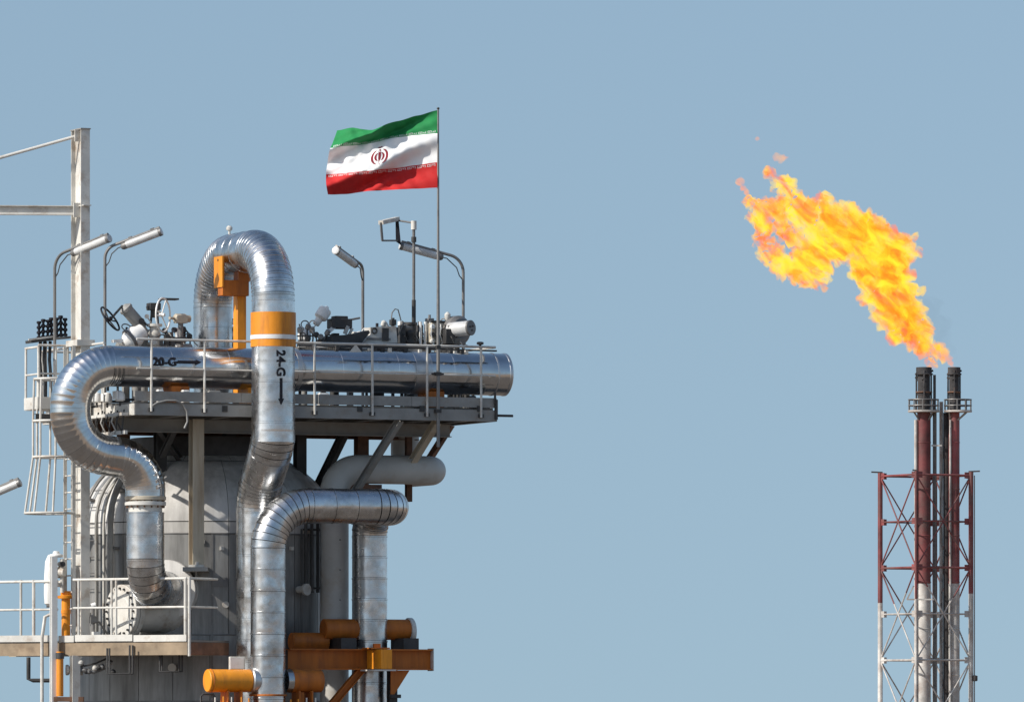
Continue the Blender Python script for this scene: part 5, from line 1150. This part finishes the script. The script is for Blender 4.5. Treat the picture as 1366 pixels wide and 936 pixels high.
n2 = N.new('ShaderNodeTexNoise'); n2.inputs['Scale'].default_value = 0.55; n2.inputs['Detail'].default_value = 6; n2.inputs['Roughness'].default_value = 0.6; n2.inputs['Distortion'].default_value = 1.4
lk.new(mp.outputs[0], n2.inputs['Vector']); lk.new(n2.outputs['Fac'], cr_.inputs['Fac'])
em = N.new('ShaderNodeMath'); em.operation = 'MULTIPLY'; em.inputs[1].default_value = 1.42
lk.new(dm.outputs[0], em.inputs[0])
ab = N.new('ShaderNodeVolumeAbsorption'); ab.inputs['Color'].default_value = (0, 0, 0, 1); lk.new(dm.outputs[0], ab.inputs['Density'])
emi = N.new('ShaderNodeEmission'); lk.new(cr_.outputs[0], emi.inputs['Color']); lk.new(em.outputs[0], emi.inputs['Strength'])
adds = N.new('ShaderNodeAddShader'); lk.new(ab.outputs[0], adds.inputs[0]); lk.new(emi.outputs[0], adds.inputs[1]); lk.new(adds.outputs[0], out.inputs['Volume'])
MATS['flame'] = fm
fw = fm.copy(); fw.name = 'flame_thin'
for nd in fw.node_tree.nodes:
    if nd.type == 'MAP_RANGE': nd.inputs['To Min'].default_value = 0.45; nd.inputs['To Max'].default_value = 1.3
    if nd.type == 'VALTORGB':
        for e_, c_ in zip(nd.color_ramp.elements, ((0.95, 0.20, 0.06, 1), (1.0, 0.30, 0.05, 1), (1.0, 0.42, 0.06, 1))): e_.color = c_
MATS['flame_thin'] = fw
main = [(1237, 490, 6), (1239, 483, 7), (1243, 475, 6), (1249, 467, 9), (1238, 462, 11), (1258, 470, 4), (1227, 453, 17), (1212, 447, 15), (1219, 437, 20), (1204, 430, 24), (1208, 415, 24), (1190, 415, 24), (1196, 398, 25), (1180, 394, 22), (1184, 378, 27), (1164, 378, 22), (1158, 392, 11), (1192, 357, 26), (1200, 341, 22), (1207, 322, 16), (1212, 338, 12), (1190, 324, 18), (1178, 340, 26),
        (1152, 350, 24), (1162, 325, 28), (1142, 306, 27), (1125, 325, 28), (1160, 300, 18), (1112, 297, 24), (1098, 316, 26), (1090, 340, 24), (1078, 352, 22), (1086, 369, 16), (1064, 357, 20), (1043, 354, 17), (1029, 340, 14), (1020, 320, 11), (1019, 300, 11), (1026, 285, 13), (1040, 277, 14), (1053, 268, 14), (1050, 250, 10), (1043, 240, 6), (1074, 283, 20), (1058, 296, 16), (1008, 287, 9), (1000, 278, 6), (1076, 315, 16), (1062, 332, 12), (1040, 302, 12), (1130, 280, 14), (1050, 318, 9), (1036, 262, 10), (1030, 268, 8), (1100, 272, 9)]
rng = random.Random(21); licks = []
for (x, y, r_) in main[4:]:
    for _ in range(3):
        th = rng.uniform(0, 6.283); licks.append((x + r_ * 0.85 * math.cos(th) - 3, y + r_ * 0.85 * math.sin(th) - 2, rng.uniform(3.5, 7.5)))
def flame_mesh(name, blobs, parent, vox, d1, d2, licks=()):
    mb = MB()
    for (x, y, r_) in blobs:
        c = P(x, y, FYD + 4 + random.uniform(-1, 1) * min(1.2, r_ * SF * 0.6)); bm = bmesh.new()
        bmesh.ops.create_icosphere(bm, subdivisions=3, radius=r_ * SF * 0.98)
        sc_ = Vector((1, random.uniform(0.8, 1.1), 1)); mb.add([c + Vector((v.co.x * sc_.x, v.co.y * sc_.y, v.co.z * sc_.z)) for v in bm.verts], [tuple(v.index for v in f.verts) for f in bm.faces]); bm.free()
    for (x, y, r_) in licks:
        c = P(x, y, FYD + 4 + rng.uniform(-1.3, 1.3)); bm = bmesh.new(); bmesh.ops.create_icosphere(bm, subdivisions=2, radius=r_ * SF)
        up_ = 0.75 if y > 380 else 0.35; fd = Vector((-1, 0, up_ + rng.uniform(-0.5, 0.5))).normalized(); st_ = rng.uniform(1.4, 2.4)
        mb.add([c + v.co * 0.75 + fd * v.co.dot(fd) * (st_ - 0.75) for v in bm.verts], [tuple(v.index for v in f.verts) for f in bm.faces]); bm.free()
    o = bpy.data.objects.new('tmp', mb.mesh('tmp', root_of(parent).location if parent else F_LOC, 0)); COL.objects.link(o)
    rm = o.modifiers.new('r', 'REMESH'); rm.mode = 'VOXEL'; rm.voxel_size = vox
    bpy.context.view_layer.update(); me = bpy.data.meshes.new_from_object(o.evaluated_get(bpy.context.evaluated_depsgraph_get())); bpy.data.objects.remove(o)
    me.name = name; me.materials.clear(); me.materials.append(fm)
    nrm = [v.normal.copy() for v in me.vertices]
    for v, nn in zip(me.vertices, nrm):
        p = v.co
        k = noise.noise(p * 0.9 + Vector((3, 7, 1))) * d1 + noise.noise(p * 2.1 + Vector((9, 2, 4))) * d2 + noise.noise(p * 4.3) * d2 * 0.6
        v.co = p + nn * k + Vector((noise.noise(p * 0.6 + Vector((5, 5, 5))), 0, noise.noise(p * 0.6 + Vector((1, 8, 5))))) * d1 * 0.8
    me.shade_smooth(); return me
F_LOC = P(1240, 482, FYD + 4)
me = flame_mesh('flame', main, None, 0.12, 0.7, 0.55, licks)
fl_o = bpy.data.objects.new('flame', me); COL.objects.link(fl_o); fl_o.location = F_LOC
fl_o['label'] = 'big ragged orange and yellow gas flame streaming left from the left flare stack'; fl_o['category'] = 'flame'
def wisp(nm, blobs, d1=0.3, d2=0.2):
    o = bpy.data.objects.new(nm, flame_mesh(nm, blobs, fl_o, 0.10, d1, d2)); COL.objects.link(o); o.parent = fl_o; o.data.materials[0] = fw; return o
wisp('flame_wisp', [(987, 241, 7), (990, 249, 5), (995, 256, 3.5)]); wisp('flame_wisp', [(1044, 210, 7), (1038, 208, 5), (1048, 211, 5)]); wisp('flame_wisp', [(1011, 184, 3.5), (1016, 186, 2.5)], 0.2, 0.15)
F2 = P(1269, 488, FYD + 3)
me = flame_mesh('flame', [(1270, 492, 4), (1268, 485, 5), (1265, 478, 5.5), (1261, 470, 6.5), (1257, 462, 6)], thing('tmp_root', '', '', F_LOC), 0.09, 0.15, 0.15)
bpy.data.objects.remove(bpy.data.objects['tmp_root'])
me.materials[0] = fw
f2 = bpy.data.objects.new('flame', me); COL.objects.link(f2); f2.location = F_LOC
f2['label'] = 'thin pale flame rising from the right flare stack into the big one'; f2['category'] = 'flame'

# ================================================================== thin smoke on the lee side of the flame
sm = bpy.data.materials.new('smoke'); sm.use_nodes = True; nt = sm.node_tree; nt.nodes.clear()
so = nt.nodes.new('ShaderNodeOutputMaterial'); sa = nt.nodes.new('ShaderNodeVolumeAbsorption'); sa.inputs['Color'].default_value = (0.25, 0.25, 0.28, 1); sa.inputs['Density'].default_value = 0.05
nt.links.new(sa.outputs[0], so.inputs['Volume'])
me = flame_mesh('smoke', [(1268, 480, 6), (1263, 462, 10), (1257, 445, 13), (1250, 425, 15), (1240, 405, 14), (1232, 385, 10)], fl_o, 0.16, 0.9, 0.5); me.materials[0] = sm
so_ = bpy.data.objects.new('smoke', me); COL.objects.link(so_); so_.location = F_LOC; so_['kind'] = 'stuff'
so_['label'] = 'faint thin smoke drifting up along the right side of the big flame'; so_['category'] = 'smoke'
